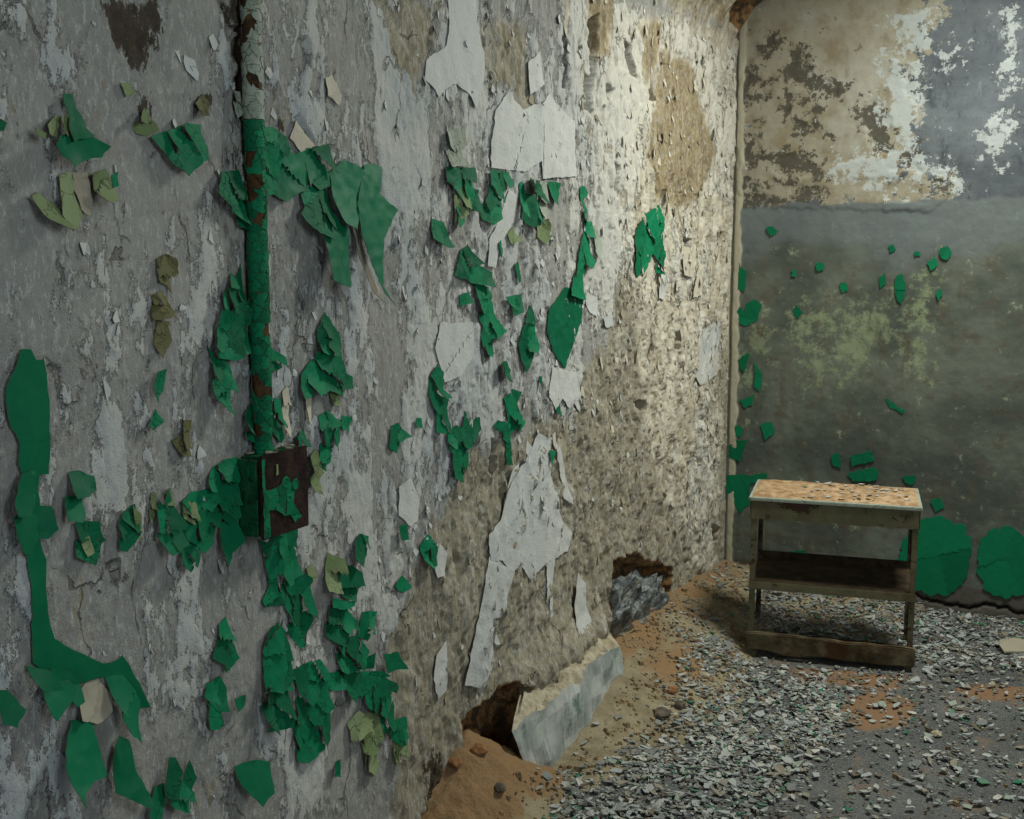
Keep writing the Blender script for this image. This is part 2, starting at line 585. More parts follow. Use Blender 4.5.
stain_p = [[(660, 55), (690, 65), (700, 110), (714, 150), (706, 178), (690, 203), (672, 205), (652, 190), (648, 150), (655, 100)], [(640, 30), (660, 25), (655, 60), (645, 80)], [(590, 0), (610, 0), (605, 60), (595, 50)]]
STAIN = sstep(-.05, .03, union(stain_p, .12, .02, 10, 31))
dark_p = [[(100, 0), (150, 0), (160, 30), (152, 68), (140, 72), (120, 60), (110, 30)], [(222, 0), (243, 0), (243, 45), (238, 30), (228, 25)], [(132, 105), (150, 98), (155, 125), (140, 128)], [(190, 95), (208, 92), (209, 112), (196, 116)],
          [(228, 28), (244, 40), (244, 120), (236, 110), (233, 60)], [(264, 120), (278, 122), (286, 132), (268, 132)],
          [(222, 152), (236, 150), (238, 168), (224, 170)], [(425, 760), (440, 750), (452, 790), (440, 819), (425, 819)]]
DARK = sstep(-.03, .03, union(dark_p, .08, .012, 25, 41))
cav1 = [(498, 694), (512, 686), (521, 690), (523, 712), (517, 745), (508, 760), (494, 776), (472, 792), (458, 825), (436, 830), (448, 785), (462, 750), (468, 722), (484, 704)]
cav2 = [(615, 562), (630, 556), (650, 562), (671, 570), (672, 600), (655, 625), (640, 640), (612, 650), (612, 600)]
cav3 = [(686, 588), (706, 592), (704, 606), (688, 604)]
CAV = union([cav1, cav2, cav3], .12, .014, 16, 51)
DIRT = sstep(-.035, .01, CAV)
dn = .05 * fbm(Yg, Sg, 9, 4, 77)
HOLE = sstep(.0, .03, Sg - 2.43 + dn + .05 * sstep(-.2, .0, Yg)) * sstep(-.30, -.25, Yg + dn)
DIRT = np.maximum(DIRT, HOLE)
DARK = np.maximum(DARK, .42 * HOLE)
TOPC = sstep(2.25, 2.45, Sg + dn) * (1 - HOLE)
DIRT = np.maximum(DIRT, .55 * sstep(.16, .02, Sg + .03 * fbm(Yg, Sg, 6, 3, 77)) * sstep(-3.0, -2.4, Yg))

STAIN = np.maximum(STAIN, .62 * TOPC)
CREAM = np.maximum(CREAM, .8 * TOPC)
# limewash field: noise stretched down the wall, biased by region
n1 = fbm(Yg, Sg, 5.0, 6, 5, 1.0, 0.42, .62)
n2 = fbm(Yg, Sg, 17.0, 4, 15, 1.0, 0.36, .6)
bias = 0.02 + 0 * Yg
bias += -.30 * sstep(.3, .8, TAN) + .10 * sstep(.2, .9, CREAM)
bias -= .10 * sstep(-3.0, -3.4, Yg)
bias += .14 * sstep(-3.1, -2.6, Yg) * (1 - TAN)
wash_p = [[(8, 15), (60, 5), (62, 50), (55, 85), (38, 120), (25, 60)], [(82, 0), (100, 0), (85, 30)], [(150, 240), (215, 230), (240, 260), (215, 300), (180, 350), (170, 420), (130, 480), (140, 520), (185, 470), (205, 360), (165, 270)],
          [(150, 460), (190, 470), (160, 520)], [(165, 575), (200, 560), (205, 620), (170, 660)], [(145, 670), (178, 672), (180, 750), (160, 770), (150, 720)], [(0, 730), (40, 720), (45, 790), (35, 800), (0, 770)], [(75, 795), (105, 775), (100, 805), (76, 806)],
          [(280, 100), (300, 105), (295, 140), (282, 130)], [(375, 100), (420, 60), (425, 180), (400, 240), (385, 200)], [(285, 500), (330, 480), (360, 500), (310, 570), (290, 560)], [(405, 545), (430, 540), (425, 590), (402, 610)],
          [(300, 20), (330, 10), (335, 60), (310, 95), (305, 50)], [(365, 12), (378, 10), (380, 40), (366, 45)], [(418, 300), (440, 290), (436, 380), (425, 440), (412, 500), (400, 470), (410, 380)],
          [(586, 200), (630, 200), (632, 290), (615, 320), (600, 330), (590, 280)], [(640, 280), (655, 270), (650, 300), (642, 320)], [(660, 260), (700, 230), (712, 260), (705, 300), (690, 310), (670, 300)], [(700, 320), (722, 315), (715, 400), (705, 500), (690, 560), (685, 480), (692, 400)],
          [(445, 360), (470, 350), (470, 400), (455, 420)], [(120, 320), (142, 330), (135, 350), (122, 345)], [(600, 60), (640, 40), (645, 110), (620, 150), (605, 120)], [(620, 110), (650, 160), (640, 200), (610, 190)]]
W_SHEETS = [[(446, -8), (475, -8), (475, 22), (482, 51), (482, 81), (475, 110), (470, 97), (455, 84), (448, 86), (437, 97), (422, 79), (424, 60), (444, 46), (448, 22)],
            [(488, 143), (493, 110), (506, 92), (521, 110), (541, 103), (547, 92), (554, 103), (572, 121), (574, 176), (541, 179), (539, 161), (521, 172), (488, 168)],
            [(534, 430), (552, 437), (552, 470), (564, 520), (574, 533), (568, 553), (545, 570), (530, 588), (512, 580), (502, 617), (494, 640), (493, 668), (478, 690), (462, 686), (473, 626), (479, 600), (482, 575), (486, 535), (498, 520), (506, 490), (516, 470), (525, 460)],
            [(440, 318), (478, 318), (470, 357), (458, 380), (441, 384), (432, 348)], [(548, 365), (578, 370), (582, 395), (581, 414), (565, 410), (545, 398)], [(506, 188), (518, 195), (512, 230), (494, 280), (482, 325), (470, 330), (485, 262), (486, 238)], [(698, 328), (722, 318), (717, 390), (700, 400), (690, 375)], [(690, 440), (714, 420), (716, 500), (708, 560), (694, 556), (688, 500)]]
WP = np.maximum(union(wash_p, .12, .022, 12, 61), union(W_SHEETS, .12, .012, 22, 62))
WASH = n1 * .30 + n2 * .28 + bias + (2.6 - 1.1 * sstep(-2.9, -3.2, Yg)) * np.clip(WP + .012, -.05, .08)
WASH = np.clip(WASH, -1, 1)
WASH -= .5 * TOPC + 1.2 * DIRT + .5 * DARK + .8 * STAIN
WARM = np.clip(sstep(-2.6, -.6, Yg) * .8 + .2 * CREAM, 0, 1)

# relief
wy = Yg + .03 * fbm(Yg, Sg, 7, 3, 91)
wz = Sg + .05 * fbm(Yg, Sg, 6, 3, 92)
Hh = .0040 * fbm(Yg, Sg, 4.0, 3, 80) + .0012 * fbm(Yg, Sg, 45, 4, 85, 1, .6, .6)
plates = fbm(wy, wz, 12, 4, 90, 1.0, .34, .55)
terr = sum(sstep(t0, t0 + .05, plates) for t0 in (-.45, -.18, .05, .3, .55))
Hh += np.clip(TAN + .35 * CREAM, 0, 1) * (.0034 * terr + .0045 * fbm(Yg, Sg, 22, 3, 93, 1, .7) - .010)
Hh += (1 - TAN) * .0011 * sum(sstep(t0, t0 + .04, fbm(wy, wz, 9, 4, 99, 1.0, .5, .62)) for t0 in (-.3, .05, .35))
rag = perlin(Yg * 30 + 1.5 * perlin(Yg * 20, Sg * 9, 3), Sg * 11, 95)
Hh += (TAN * .5 + CREAM * .6) * .0040 * sstep(.0, .10, perlin(wy * 17, wz * 6, 95) + .5 * n2)
Hh += .0028 * sstep(-.03, .03, WASH) + .002 * sstep(.12, .16, WASH)
Hh += DARK * (.006 * fbm(Yg, Sg, 60, 3, 98, 1, .6) - .004)
# loose curled scabs with open lower edges
scab = fbm(Yg, Sg, 26, 3, 120, 1.0, .5)
Hh += .005 * (sstep(.28, .34, scab) * sstep(-3.2, -2.0, Yg))
Hh -= .012 * sstep(.86, 1.05, fbm(wy, wz, 13, 4, 130, 1.5, .3)) * (TAN + CREAM).clip(0, 1)
Hh -= .05 * HOLE
Hh += -sstep(-.015, .03, CAV) * (.075 + .018 * fbm(Yg, Sg, 15, 4, 140))
slits = [[(636, 402), (645, 402), (644, 420), (640, 442), (637, 440), (640, 415)], [(560, 38), (566, 44), (565, 88), (561, 86)], [(590, 20), (600, 14), (599, 45), (594, 70), (590, 100), (588, 60)], [(611, 163), (617, 166), (616, 190), (612, 185)],
         [(583, 75), (590, 80), (590, 112), (585, 108)], [(604, 85), (612, 90), (606, 100)], [(620, 40), (626, 45), (634, 78), (628, 72)], [(650, 70), (655, 100), (650, 98)], [(717, 230), (720, 235), (718, 262)], [(684, 238), (690, 240), (688, 262)],
         [(662, 495), (667, 498), (665, 524), (661, 518)], [(714, 525), (717, 530), (716, 560), (713, 556)], [(573, 400), (580, 402), (579, 412), (574, 410)], [(489, 440), (496, 442), (494, 478), (489, 470)], [(675, 330), (679, 332), (679, 350), (675, 348)]]
Hh -= .075 * sstep(-.006, .004, union(slits, .05, .006, 30, 150))
hol = [[(296, 38), (306, 40), (309, 65), (300, 76), (294, 62)], [(294, 118), (298, 116), (314, 142), (308, 142)], [(218, 0), (224, 0), (232, 22), (242, 30), (240, 34), (226, 24)]]
Hh -= .012 * sstep(-.004, .004, union(hol, .05, .004, 30, 160))
PIPE_Y = -3.208
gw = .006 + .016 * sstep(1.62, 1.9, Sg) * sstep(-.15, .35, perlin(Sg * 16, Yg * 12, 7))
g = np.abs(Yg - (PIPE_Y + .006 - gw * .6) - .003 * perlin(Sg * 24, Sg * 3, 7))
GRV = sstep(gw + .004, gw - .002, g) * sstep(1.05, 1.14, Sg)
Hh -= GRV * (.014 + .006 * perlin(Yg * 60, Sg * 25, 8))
DARK = np.maximum(DARK, GRV * 1.1)  # shade in the gap beside the pipe painted into the groove colour
Hh = np.clip(Hh, -.12, .024)
Hh += .05 * np.exp(-((Sg - .24) / .085) ** 2) * sstep(-2.2, -2.08, Yg) * sstep(-1.42, -1.56, Yg) * (CAV < -.01)
Hh *= sstep(0.0, .05, -Yg)
Hh -= .03 * sstep(-.016, -.009, Yg + .004 * perlin(Sg * 9, Sg * 2, 55))

t = np.clip((Sg - Z_SPR) / R_COVE, 0, None)
PX = np.where(t > 0, R_COVE * (1 - np.cos(t)) + Hh * np.cos(t), Hh)
PZ = np.where(t > 0, Z_SPR + R_COVE * np.sin(t) - Hh * np.sin(t), Sg)
V = np.stack([PX, Yg, PZ], -1).reshape(-1, 3)
ny, ns = Yg.shape
ii = np.arange(ny * ns).reshape(ny, ns)
FQ = np.stack([ii[:-1, :-1], ii[1:, :-1], ii[1:, 1:], ii[:-1, 1:]], -1).reshape(-1, 4)
wall_left = mesh_np('wall_left', V, FQ, M['wall'], dict(tan=TAN.ravel(), cream=CREAM.ravel(), stain=STAIN.ravel(), dark=DARK.ravel(), dirt=DIRT.ravel(), wash=WASH.ravel(), warm=WARM.ravel()))
tag(wall_left, 'long plaster wall with peeling green paint and white limewash', 'wall', kind='structure')


def hwall(Y, Z):
    i = np.clip(np.searchsorted(ys, Y), 1, ny - 1)
    j = np.clip(np.searchsorted(ss, Z), 1, ns - 1)
    return Hh[i, j]


# ------------------------------------------------------------------ end wall
xs = np.concatenate([np.arange(-.07, 1.5, .0065), np.array([1.7, 2.1, 2.5, 2.85])])
zs = np.concatenate([np.arange(-.05, 2.75, .0075), np.array([2.9, 3.3])])
Xb, Zb = np.meshgrid(xs, zs, indexing='ij')


def unb(polys, m=.12, wob=.015, wf=12, seed=3):
    out = np.full(Xb.shape, -m)
    wx = wob * fbm(Xb, Zb, wf, 3, seed)
    for p in polys:
        out = np.maximum(out, sdf(bw(p), Xb + wx, Zb + wx * .7, m))
    return out


f01 = lambda d, w: np.clip(.5 + d / w * .5, 0, 1)
b_cream = f01(unb([[(735, -30), (945, -30), (928, 50), (900, 72), (915, 110), (905, 150), (890, 170), (950, 178), (955, 192), (930, 212), (738, 206)]], .12), .16)
b_blot = f01(unb([[(785, 73), (801, 44), (809, 65), (814, 76), (839, 84), (839, 95), (820, 98), (809, 114), (811, 92), (789, 82)], [(785, 92), (798, 95), (787, 115), (784, 109)], [(795, 120), (822, 133), (797, 130)],
                  [(773, 158), (804, 152), (827, 177), (776, 177)], [(742, 152), (755, 133), (765, 158), (747, 171)], [(757, 80), (763, 80), (765, 100), (758, 108)], [(738, 195), (775, 195), (770, 210), (738, 210)],
                  [(763, 38), (775, 35), (770, 55), (764, 52)], [(858, 108), (877, 98), (893, 120), (887, 152), (871, 152), (865, 127)], [(745, 60), (752, 62), (749, 90), (746, 110)], [(905, 150), (918, 145), (916, 158), (902, 160)],
                  [(748, 178), (758, 182), (752, 200), (745, 198)], [(935, 180), (950, 176), (955, 190), (940, 194)], [(790, 185), (825, 188), (820, 198), (790, 196)]], .08, .008, 20), .13)
b_white = f01(unb([[(1004, 16), (1012, 19), (1009, 47), (1002, 32)], [(982, 136), (994, 117), (1010, 120), (1007, 142), (997, 158), (990, 148)], [(890, 60), (918, 63), (916, 136), (906, 146), (887, 120)], [(937, 60), (956, 50), (957, 58), (942, 66)],
                   [(1003, 60), (1010, 60), (1008, 78), (1002, 75)], [(1003, 85), (1009, 88), (1006, 94)], [(912, 160), (950, 170), (955, 185), (925, 176)], [(880, 200), (930, 204), (926, 211), (885, 210)], [(900, 20), (930, 10), (925, 45), (905, 50)], [(835, 165), (905, 150), (905, 178), (845, 180)]], .08, .010, 22), .13)
b_lime = f01(unb([[(749, 332), (764, 321), (768, 344), (759, 364), (750, 350)], [(841, 309), (884, 301), (891, 336), (848, 375), (805, 379), (809, 360), (837, 344)], [(925, 268), (931, 268), (926, 325), (919, 375), (913, 364), (907, 321), (915, 300)], [(738, 350), (755, 345), (748, 385), (738, 380)], [(790, 320), (830, 300), (835, 320), (800, 345)]], .1, .012, 16), .18)
dado_z = 1.695
b_up = f01(Zb - dado_z + .02 * fbm(Xb, Zb, 5, 3, 4), .05)
b_band = sstep(1.30, 1.62, Zb + .08 * fbm(Xb, Zb, 3, 3, 9)) * (.75 + .25 * sstep(.2, .9, Xb))
b_base = sstep(.14, .09, Zb)
crk_p = fl
cz = .066 + .022 * fbm(Xb, 0 * Xb + .37, 9, 4, 5) - .03 * sstep(.3, 1.2, Xb)
b_crack_shade = sstep(.010, .004, np.abs(Zb - cz)) * sstep(.35, .45, Xb)
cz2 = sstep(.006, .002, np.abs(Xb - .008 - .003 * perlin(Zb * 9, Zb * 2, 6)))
b_crack_shade = np.maximum(b_crack_shade, sstep(.008, .003, Xb))  # corner seam: occlusion shade painted in as dark colour
b_edge = sstep(.05, .025, Xb + .010 * fbm(Xb, Zb, 14, 2, 8))
Hb = .004 * fbm(Xb, Zb, 3, 3, 200) + .0012 * fbm(Xb, Zb, 25, 3, 205) + .004 * (b_cream > .5) * (1 - (b_blot > .5)) + .003 * (b_white > .5) + .006 * b_edge
Hb -= .014 * b_crack_shade
VB = np.stack([Xb, -Hb, Zb], -1).reshape(-1, 3)
nx, nz = Xb.shape
ii = np.arange(nx * nz).reshape(nx, nz)
FB = np.stack([ii[:-1, :-1], ii[1:, :-1], ii[1:, 1:], ii[:-1, 1:]], -1).reshape(-1, 4)
wall_back = mesh_np('wall_back', VB, FB, M['back'], dict(cream=b_cream.ravel(), blot=b_blot.ravel(), white=b_white.ravel(), lime=b_lime.ravel(), upper=b_up.ravel(), band=b_band.ravel(), base=b_base.ravel(), crack_shade=b_crack_shade.ravel(), edge=b_edge.ravel()))
tag(wall_back, 'grey green end wall with cream upper part and green paint spots', 'wall', kind='structure')

# ------------------------------------------------------------------ rest of the shell: vault, right and front wall
prof = [(R_COVE * (1 - math.cos(1.4)), Z_SPR + R_COVE * math.sin(1.4))]
x0, z0 = prof[0]
for i in range(1, 19):
    u = i / 18
    prof.append((x0 + (2.75 - 2 * x0) * u, z0 + .42 * math.sin(math.pi * u)))
sky = (1.08, 1.70, -1.35, -.35)        # opening of the skylight
ycut = [-7.0, -5.0, -3.0, sky[2], sky[3], .02]
bm = bmesh.new()
grid = [[bm.verts.new((px, yy, pz)) for (px, pz) in prof] for yy in ycut]
for a in range(len(ycut) - 1):
    for b in range(len(prof) - 1):
        if a == 3 and sky[0] <= (prof[b][0] + prof[b + 1][0]) / 2 <= sky[1]:
            continue
        bm.faces.new((grid[a][b], grid[a][b + 1], grid[a + 1][b + 1], grid[a + 1][b]))
ceiling = bm_obj('ceiling', bm, M['ceil'], smooth=True)
tag(ceiling, 'plastered barrel vault over the cell', 'ceiling', kind='structure')
bm = bmesh.new()
box(bm, 2.75, 2.9, -7.15, -4.65, -.1, 2.75)
box(bm, 2.75, 2.9, -3.85, .1, -.1, 2.75)
box(bm, 2.75, 2.9, -4.65, -3.85, -.1, 1.55)  # invented gap in the wall, left open for the added side fill
box(bm, 2.75, 2.9, -4.65, -3.85, 2.55, 2.75)
tag(bm_obj('wall_right', bm, M['plain']), 'plain plaster wall opposite the peeling one', 'wall', kind='structure')
bm = bmesh.new()
box(bm, -.05, 1.35, -7.15, -7.0, -.1, 3.2)
box(bm, 2.55, 2.9, -7.15, -7.0, -.1, 3.2)
box(bm, 1.35, 2.55, -7.15, -7.0, 2.35, 3.2)
tag(bm_obj('wall_front', bm, M['plain']), 'doorway wall behind the viewer', 'wall', kind='structure')

# ------------------------------------------------------------------ floor and heaps
xf = np.arange(-.06, 2.8, .013)
yf = np.concatenate([np.arange(-7.1, -3.2, .2), np.arange(-3.2, .03, .013)])
Xf, Yf = np.meshgrid(xf, yf, indexing='ij')
Hf = .003 * fbm(Xf, Yf, 4, 3, 300) + .002 * fbm(Xf, Yf, 30, 3, 305)
dust_polys = [[(836, 712), (850, 697), (880, 690), (915, 702), (905, 724), (865, 732)], [(955, 690), (985, 684), (1024, 688), (1024, 700), (970, 700)], [(790, 668), (860, 672), (905, 680), (890, 690), (800, 682)]]
fd = np.full(Xf.shape, -.12)
for p in dust_polys:
    fd = np.maximum(fd, sdf(fl(p), Xf, Yf))
FD = sstep(-.06, .05, fd)
fnx, fny = Xf.shape
ii = np.arange(fnx * fny).reshape(fnx, fny)
FF = np.stack([ii[:-1, :-1], ii[1:, :-1], ii[1:, 1:], ii[:-1, 1:]], -1).reshape(-1, 4)
floor = mesh_np('floor', np.stack([Xf, Yf, Hf], -1).reshape(-1, 3), FF, M['floor'], dict(dust=FD.ravel()))
tag(floor, 'grey concrete floor under the fallen paint', 'floor', kind='structure')


def pw(x, pts):
    return np.interp(x, [p[0] for p in pts], [p[1] for p in pts])


def mound(x, y):
    """height of the dirt heap that lies along the foot of the left wall and into the corner"""
    c = pw(y, [(-2.35, -.03), (-2.15, .015), (-1.9, .05), (-1.55, .135), (-1.35, .155), (-.9, .155), (-.5, .14), (-.2, .115), (0, .11)])
    w = pw(y, [(-2.35, .2), (-2.1, .26), (-1.5, .46), (-1.2, .44), (-.9, .37), (-.5, .37), (0, .45)])
    u = np.clip(x / w, 0, 1.3)
    a = c * (1 - u) * (1 + .35 * u) - .02 * sstep(.95, 1.2, u)
    cb = pw(x, [(0, .10), (.3, .085), (.6, .05), (.85, .015), (1.05, -.02)])
    b = np.where((cb < .012) | (y < -.5), -.03, cb * (1 - np.clip(-y / .50, 0, 1.2)))
    h = np.maximum(a, b)
    return h + .007 * fbm(x, y, 7, 4, 320) * (h > -.01) + .003 * fbm(x, y, 40, 3, 330)


def heap2(x, y):
    """orange brick heap spilling from the nearer hole"""
    d = np.hypot(x / .27, (y + 2.40) / .36)
    d2 = np.hypot((x - .05) / .2, (y + 2.80) / .42)
    h = np.maximum(.225 * (1 - d), .13 * (1 - d2))
    return h + .016 * fbm(x, y, 9, 4, 340) + .006 * fbm(x, y, 45, 3, 345)


def hfloor(x, y):
    x, y = np.atleast_1d(x), np.atleast_1d(y)
    return np.maximum(np.maximum(.004, mound(x, y)), heap2(x, y))


def heap_obj(name, fn, x0, x1, y0, y1, step, dustfn):
    X, Y = np.meshgrid(np.arange(x0, x1, step), np.arange(y0, y1, step), indexing='ij')
    Z = fn(X, Y)
    a, b = X.shape
    i = np.arange(a * b).reshape(a, b)
    Fq = np.stack([i[:-1, :-1], i[1:, :-1], i[1:, 1:], i[:-1, 1:]], -1).reshape(-1, 4)
    keep = (Z.ravel()[Fq] > -.004).any(1)
    Fq = Fq[keep]
    used, inv = np.unique(Fq, return_inverse=True)
    return mesh_np(name, np.stack([X, Y, Z], -1).reshape(-1, 3)[used], inv.reshape(Fq.shape), M['heap'], dict(dust=dustfn(X, Y).ravel()[used]))


def d1(X, Y):
    a = sstep(.20, .03, X + .09 * fbm(X, Y, 5, 3, 350)) * sstep(-1.75, -1.35, Y)
    b = .7 * sstep(.10, -.02, np.hypot(X - .22, (Y + 1.33) * .6) + .05 * fbm(X, Y, 9, 3, 351) - .08)
    c = .65 * sstep(.35, .15, np.abs(Y + .25)) * sstep(.05, .25, X) * sstep(-.2, .2, fbm(X, Y, 4, 3, 352))
    return .85 * np.maximum(np.maximum(a * .75, b), c)


dirt = heap_obj('dirt_heap', mound, -.05, 1.2, -2.4, .0, .009, d1)
tag(dirt, 'sandy dirt heap banked along the foot of the peeling wall', 'dirt', kind='stuff')
rub = heap_obj('brick_rubble', heap2, -.08, .42, -3.3, -2.08, .008, lambda X, Y: .78 + .45 * fbm(X, Y, 6, 3, 360) - .6 * sstep(.14, .24, X))
tag(rub, 'orange brick rubble heap spilling from the hole in the wall', 'rubble', kind='stuff')

# ------------------------------------------------------------------ paint flakes
def inside(poly, p):
    x, y = p
    c = False
    n = len(poly)
    for i in range(n):
        a, b = poly[i], poly[(i + 1) % n]
        if (a[1] > y) != (b[1] > y) and x < a[0] + (y - a[1]) / (b[1] - a[1]) * (b[0] - a[0]):
            c = not c
    return c


def rough_outline(poly, seg, jit, rnd):
    out = []
    n = len(poly)
    for i in range(n):
        a, b = np.array(poly[i]), np.array(poly[(i + 1) % n])
        L = np.linalg.norm(b - a)
        k = max(1, int(L / seg))
        nrm = np.array([-(b - a)[1], (b - a)[0]]) / max(L, 1e-9)
        out.append(tuple(a))
        for q in range(1, k):
            w = a + (b - a) * q / k
            cn = .8 * float(perlin(np.array([w[0] * .09 / seg + 1.3]), np.array([w[1] * .09 / seg]), 931)[0]) + .6 * float(perlin(np.array([w[0] * .33 / seg + 3.7]), np.array([w[1] * .33 / seg]), 930)[0]) + .35 * rnd.uniform(-1, 1)
            out.append(tuple(w + nrm * jit * cn * min(1, 2.5 * q / k, 2.5 * (k - q) / k)))
    return out


def tri_pieces(poly, n, sub, rnd, seg=None, jit=None, aspect=1.0):
    """triangulate an outline and share its triangles among n cracked pieces"""
    seg = seg or sub * .9
    jit = sub * .28 if jit is None else jit
    o = rough_outline(poly, seg, jit, rnd)
    P = np.array(o)
    lo, hi = P.min(0), P.max(0)
    pts = [Vector(p) for p in o]
    yy = lo[1] + sub * .5
    row = 0
    while yy < hi[1]:
        xx = lo[0] + (sub * .5 if row % 2 else 0)
        while xx < hi[0]:
            q = (xx + rnd.uniform(-.3, .3) * sub, yy + rnd.uniform(-.3, .3) * sub)
            if inside(o, q):
                d = np.min(np.hypot(P[:, 0] - q[0], P[:, 1] - q[1]))
                if d > sub * .4:
                    pts.append(Vector(q))
            xx += sub
        yy += sub * .87
        row += 1
    vo, eo, fo, *_ = delaunay_2d_cdt(pts, [], [list(range(len(o)))], 1, 1e-6)
    vo = np.array([(v.x, v.y) for v in vo])
    tr = np.array([f for f in fo if len(f) == 3])
    if len(tr) == 0:
        return vo, []
    cen = vo[tr].mean(1)
    n = max(1, min(n, len(tr) // 3 or 1))
    seeds = [cen[rnd.randrange(len(cen))]]
    while len(seeds) < n:
        cand = [cen[rnd.randrange(len(cen))] for _ in range(8)]
        seeds.append(max(cand, key=lambda c: min(np.hypot(*(c - s)) for s in seeds)))
    sd = np.array(seeds)
    dd = np.hypot(cen[:, None, 0] - sd[None, :, 0], (cen[:, None, 1] - sd[None, :, 1]) * aspect)
    own = dd.argmin(1)
    return vo, [tr[own == i] for i in range(n) if (own == i).sum() >= 1]


def shell(vo, tr, hfun, thick, place):
    """one flake with thickness: top, underside and a rim; hfun gives the height of each point off its surface"""
    used, inv = np.unique(tr, return_inverse=True)
    p = vo[used]
    f = inv.reshape(-1, 3)
    h = hfun(p)
    n = len(p)
    top = place(p, h)
    bot = place(p, h - thick)
    e = {}
    for a, b, c in f:
        for u, v in ((a, b), (b, c), (c, a)):
            e[(u, v)] = e.get((u, v), 0) + 1
    rim = [(u, v) for (u, v) in e if (v, u) not in e]
    F = [tuple(x) for x in f] + [(c + n, b + n, a + n) for a, b, c in f]
    fm = [0] * len(f) + [1] * len(f)
    for u, v in rim:
        F += [(u + 2 * n, u + 3 * n, v + 3 * n), (u + 2 * n, v + 3 * n, v + 2 * n)]
        fm += [1, 1]
    F = np.array(F)
    VV_ = np.vstack([top, bot, top, bot])
    used2, inv2 = np.unique(F, return_inverse=True)
    return VV_[used2], inv2.reshape(-1, 3), fm


N_FLAKES = [0]


def flakes(name, parent, pts, n, mat, lift=.005, curl=.010, seed=0, sub=.008, hang=None, side='left', crease=.0011, thick=.0012, gap=1.03, base=.0015, aspect=.8, jit=None, smooth=True):
    """a patch of cracked paint drawn on the photograph, laid out on the wall and broken into n lifted pieces.
    hang = (direction in the wall, reach off the wall, power): the patch is held along one edge and hangs away from the wall"""
    rnd = random.Random(seed * 77 + 5)
    h0 = base + lift * .5 + (hang[1] * .4 if hang else 0)
    poly = lw(pts, h0) if side == 'left' else bw(pts, h0)
    vo, pieces = tri_pieces(poly, n, sub, rnd, aspect=aspect, jit=jit)
    allc = poly.mean(0)
    for pi, tr in enumerate(pieces):
        used = np.unique(tr)
        c = vo[used].mean(0)
        R = max(np.max(np.hypot(*(vo[used] - c).T)), 1e-3)
        ang = rnd.gauss(-math.pi / 2, .8)
        d = np.array([math.cos(ang), math.sin(ang)])
        l0 = lift * rnd.uniform(.2, 1)
        cu = curl * rnd.uniform(.3, 1.2) * min(1, R / .03)
        sd = rnd.random() * 50
        if hang:
            hd = np.array(hang[0], float)
            hd /= np.linalg.norm(hd)
            tt = (vo - allc) @ hd
            tmin, tmax = ((poly - allc) @ hd).min(), ((poly - allc) @ hd).max()

        def hf(p):
            b = (np.maximum(hwall(p[:, 0], p[:, 1]), -.004) if side == 'left' else 0 * p[:, 0])
            b = .5 * b + .5 * b.mean()
            tq = ((p - c) @ d) / R
            x = b + base + thick + l0 + cu * np.clip(tq + .35, 0, None) ** 2 + (.55 * lift * tq if n > 1 else 0)
            x = x + crease * np.abs(perlin(p[:, 0] * 42 + sd, p[:, 1] * 34 + sd, 400)) * 3.0 + crease * .35 * perlin(p[:, 0] * 110 + sd, p[:, 1] * 110, 401)
            if hang:
                q = np.clip(((p - allc) @ hd - tmin) / (tmax - tmin), 0, 1)
                x = x + hang[1] * q ** hang[2]
            return x
        vv = c + (vo - c) * gap

        def place(p, h):
            if side == 'left':
                return np.stack([h, p[:, 0], p[:, 1]], -1)
            return np.stack([p[:, 0], -h, p[:, 1]], -1)
        Vt, Ft, fm = shell(vv, tr, hf, thick, place)
        mesh_np(name, Vt, Ft, [mat, M['edge']], smooth=smooth, parent=parent, fm=fm)
        N_FLAKES[0] += 1


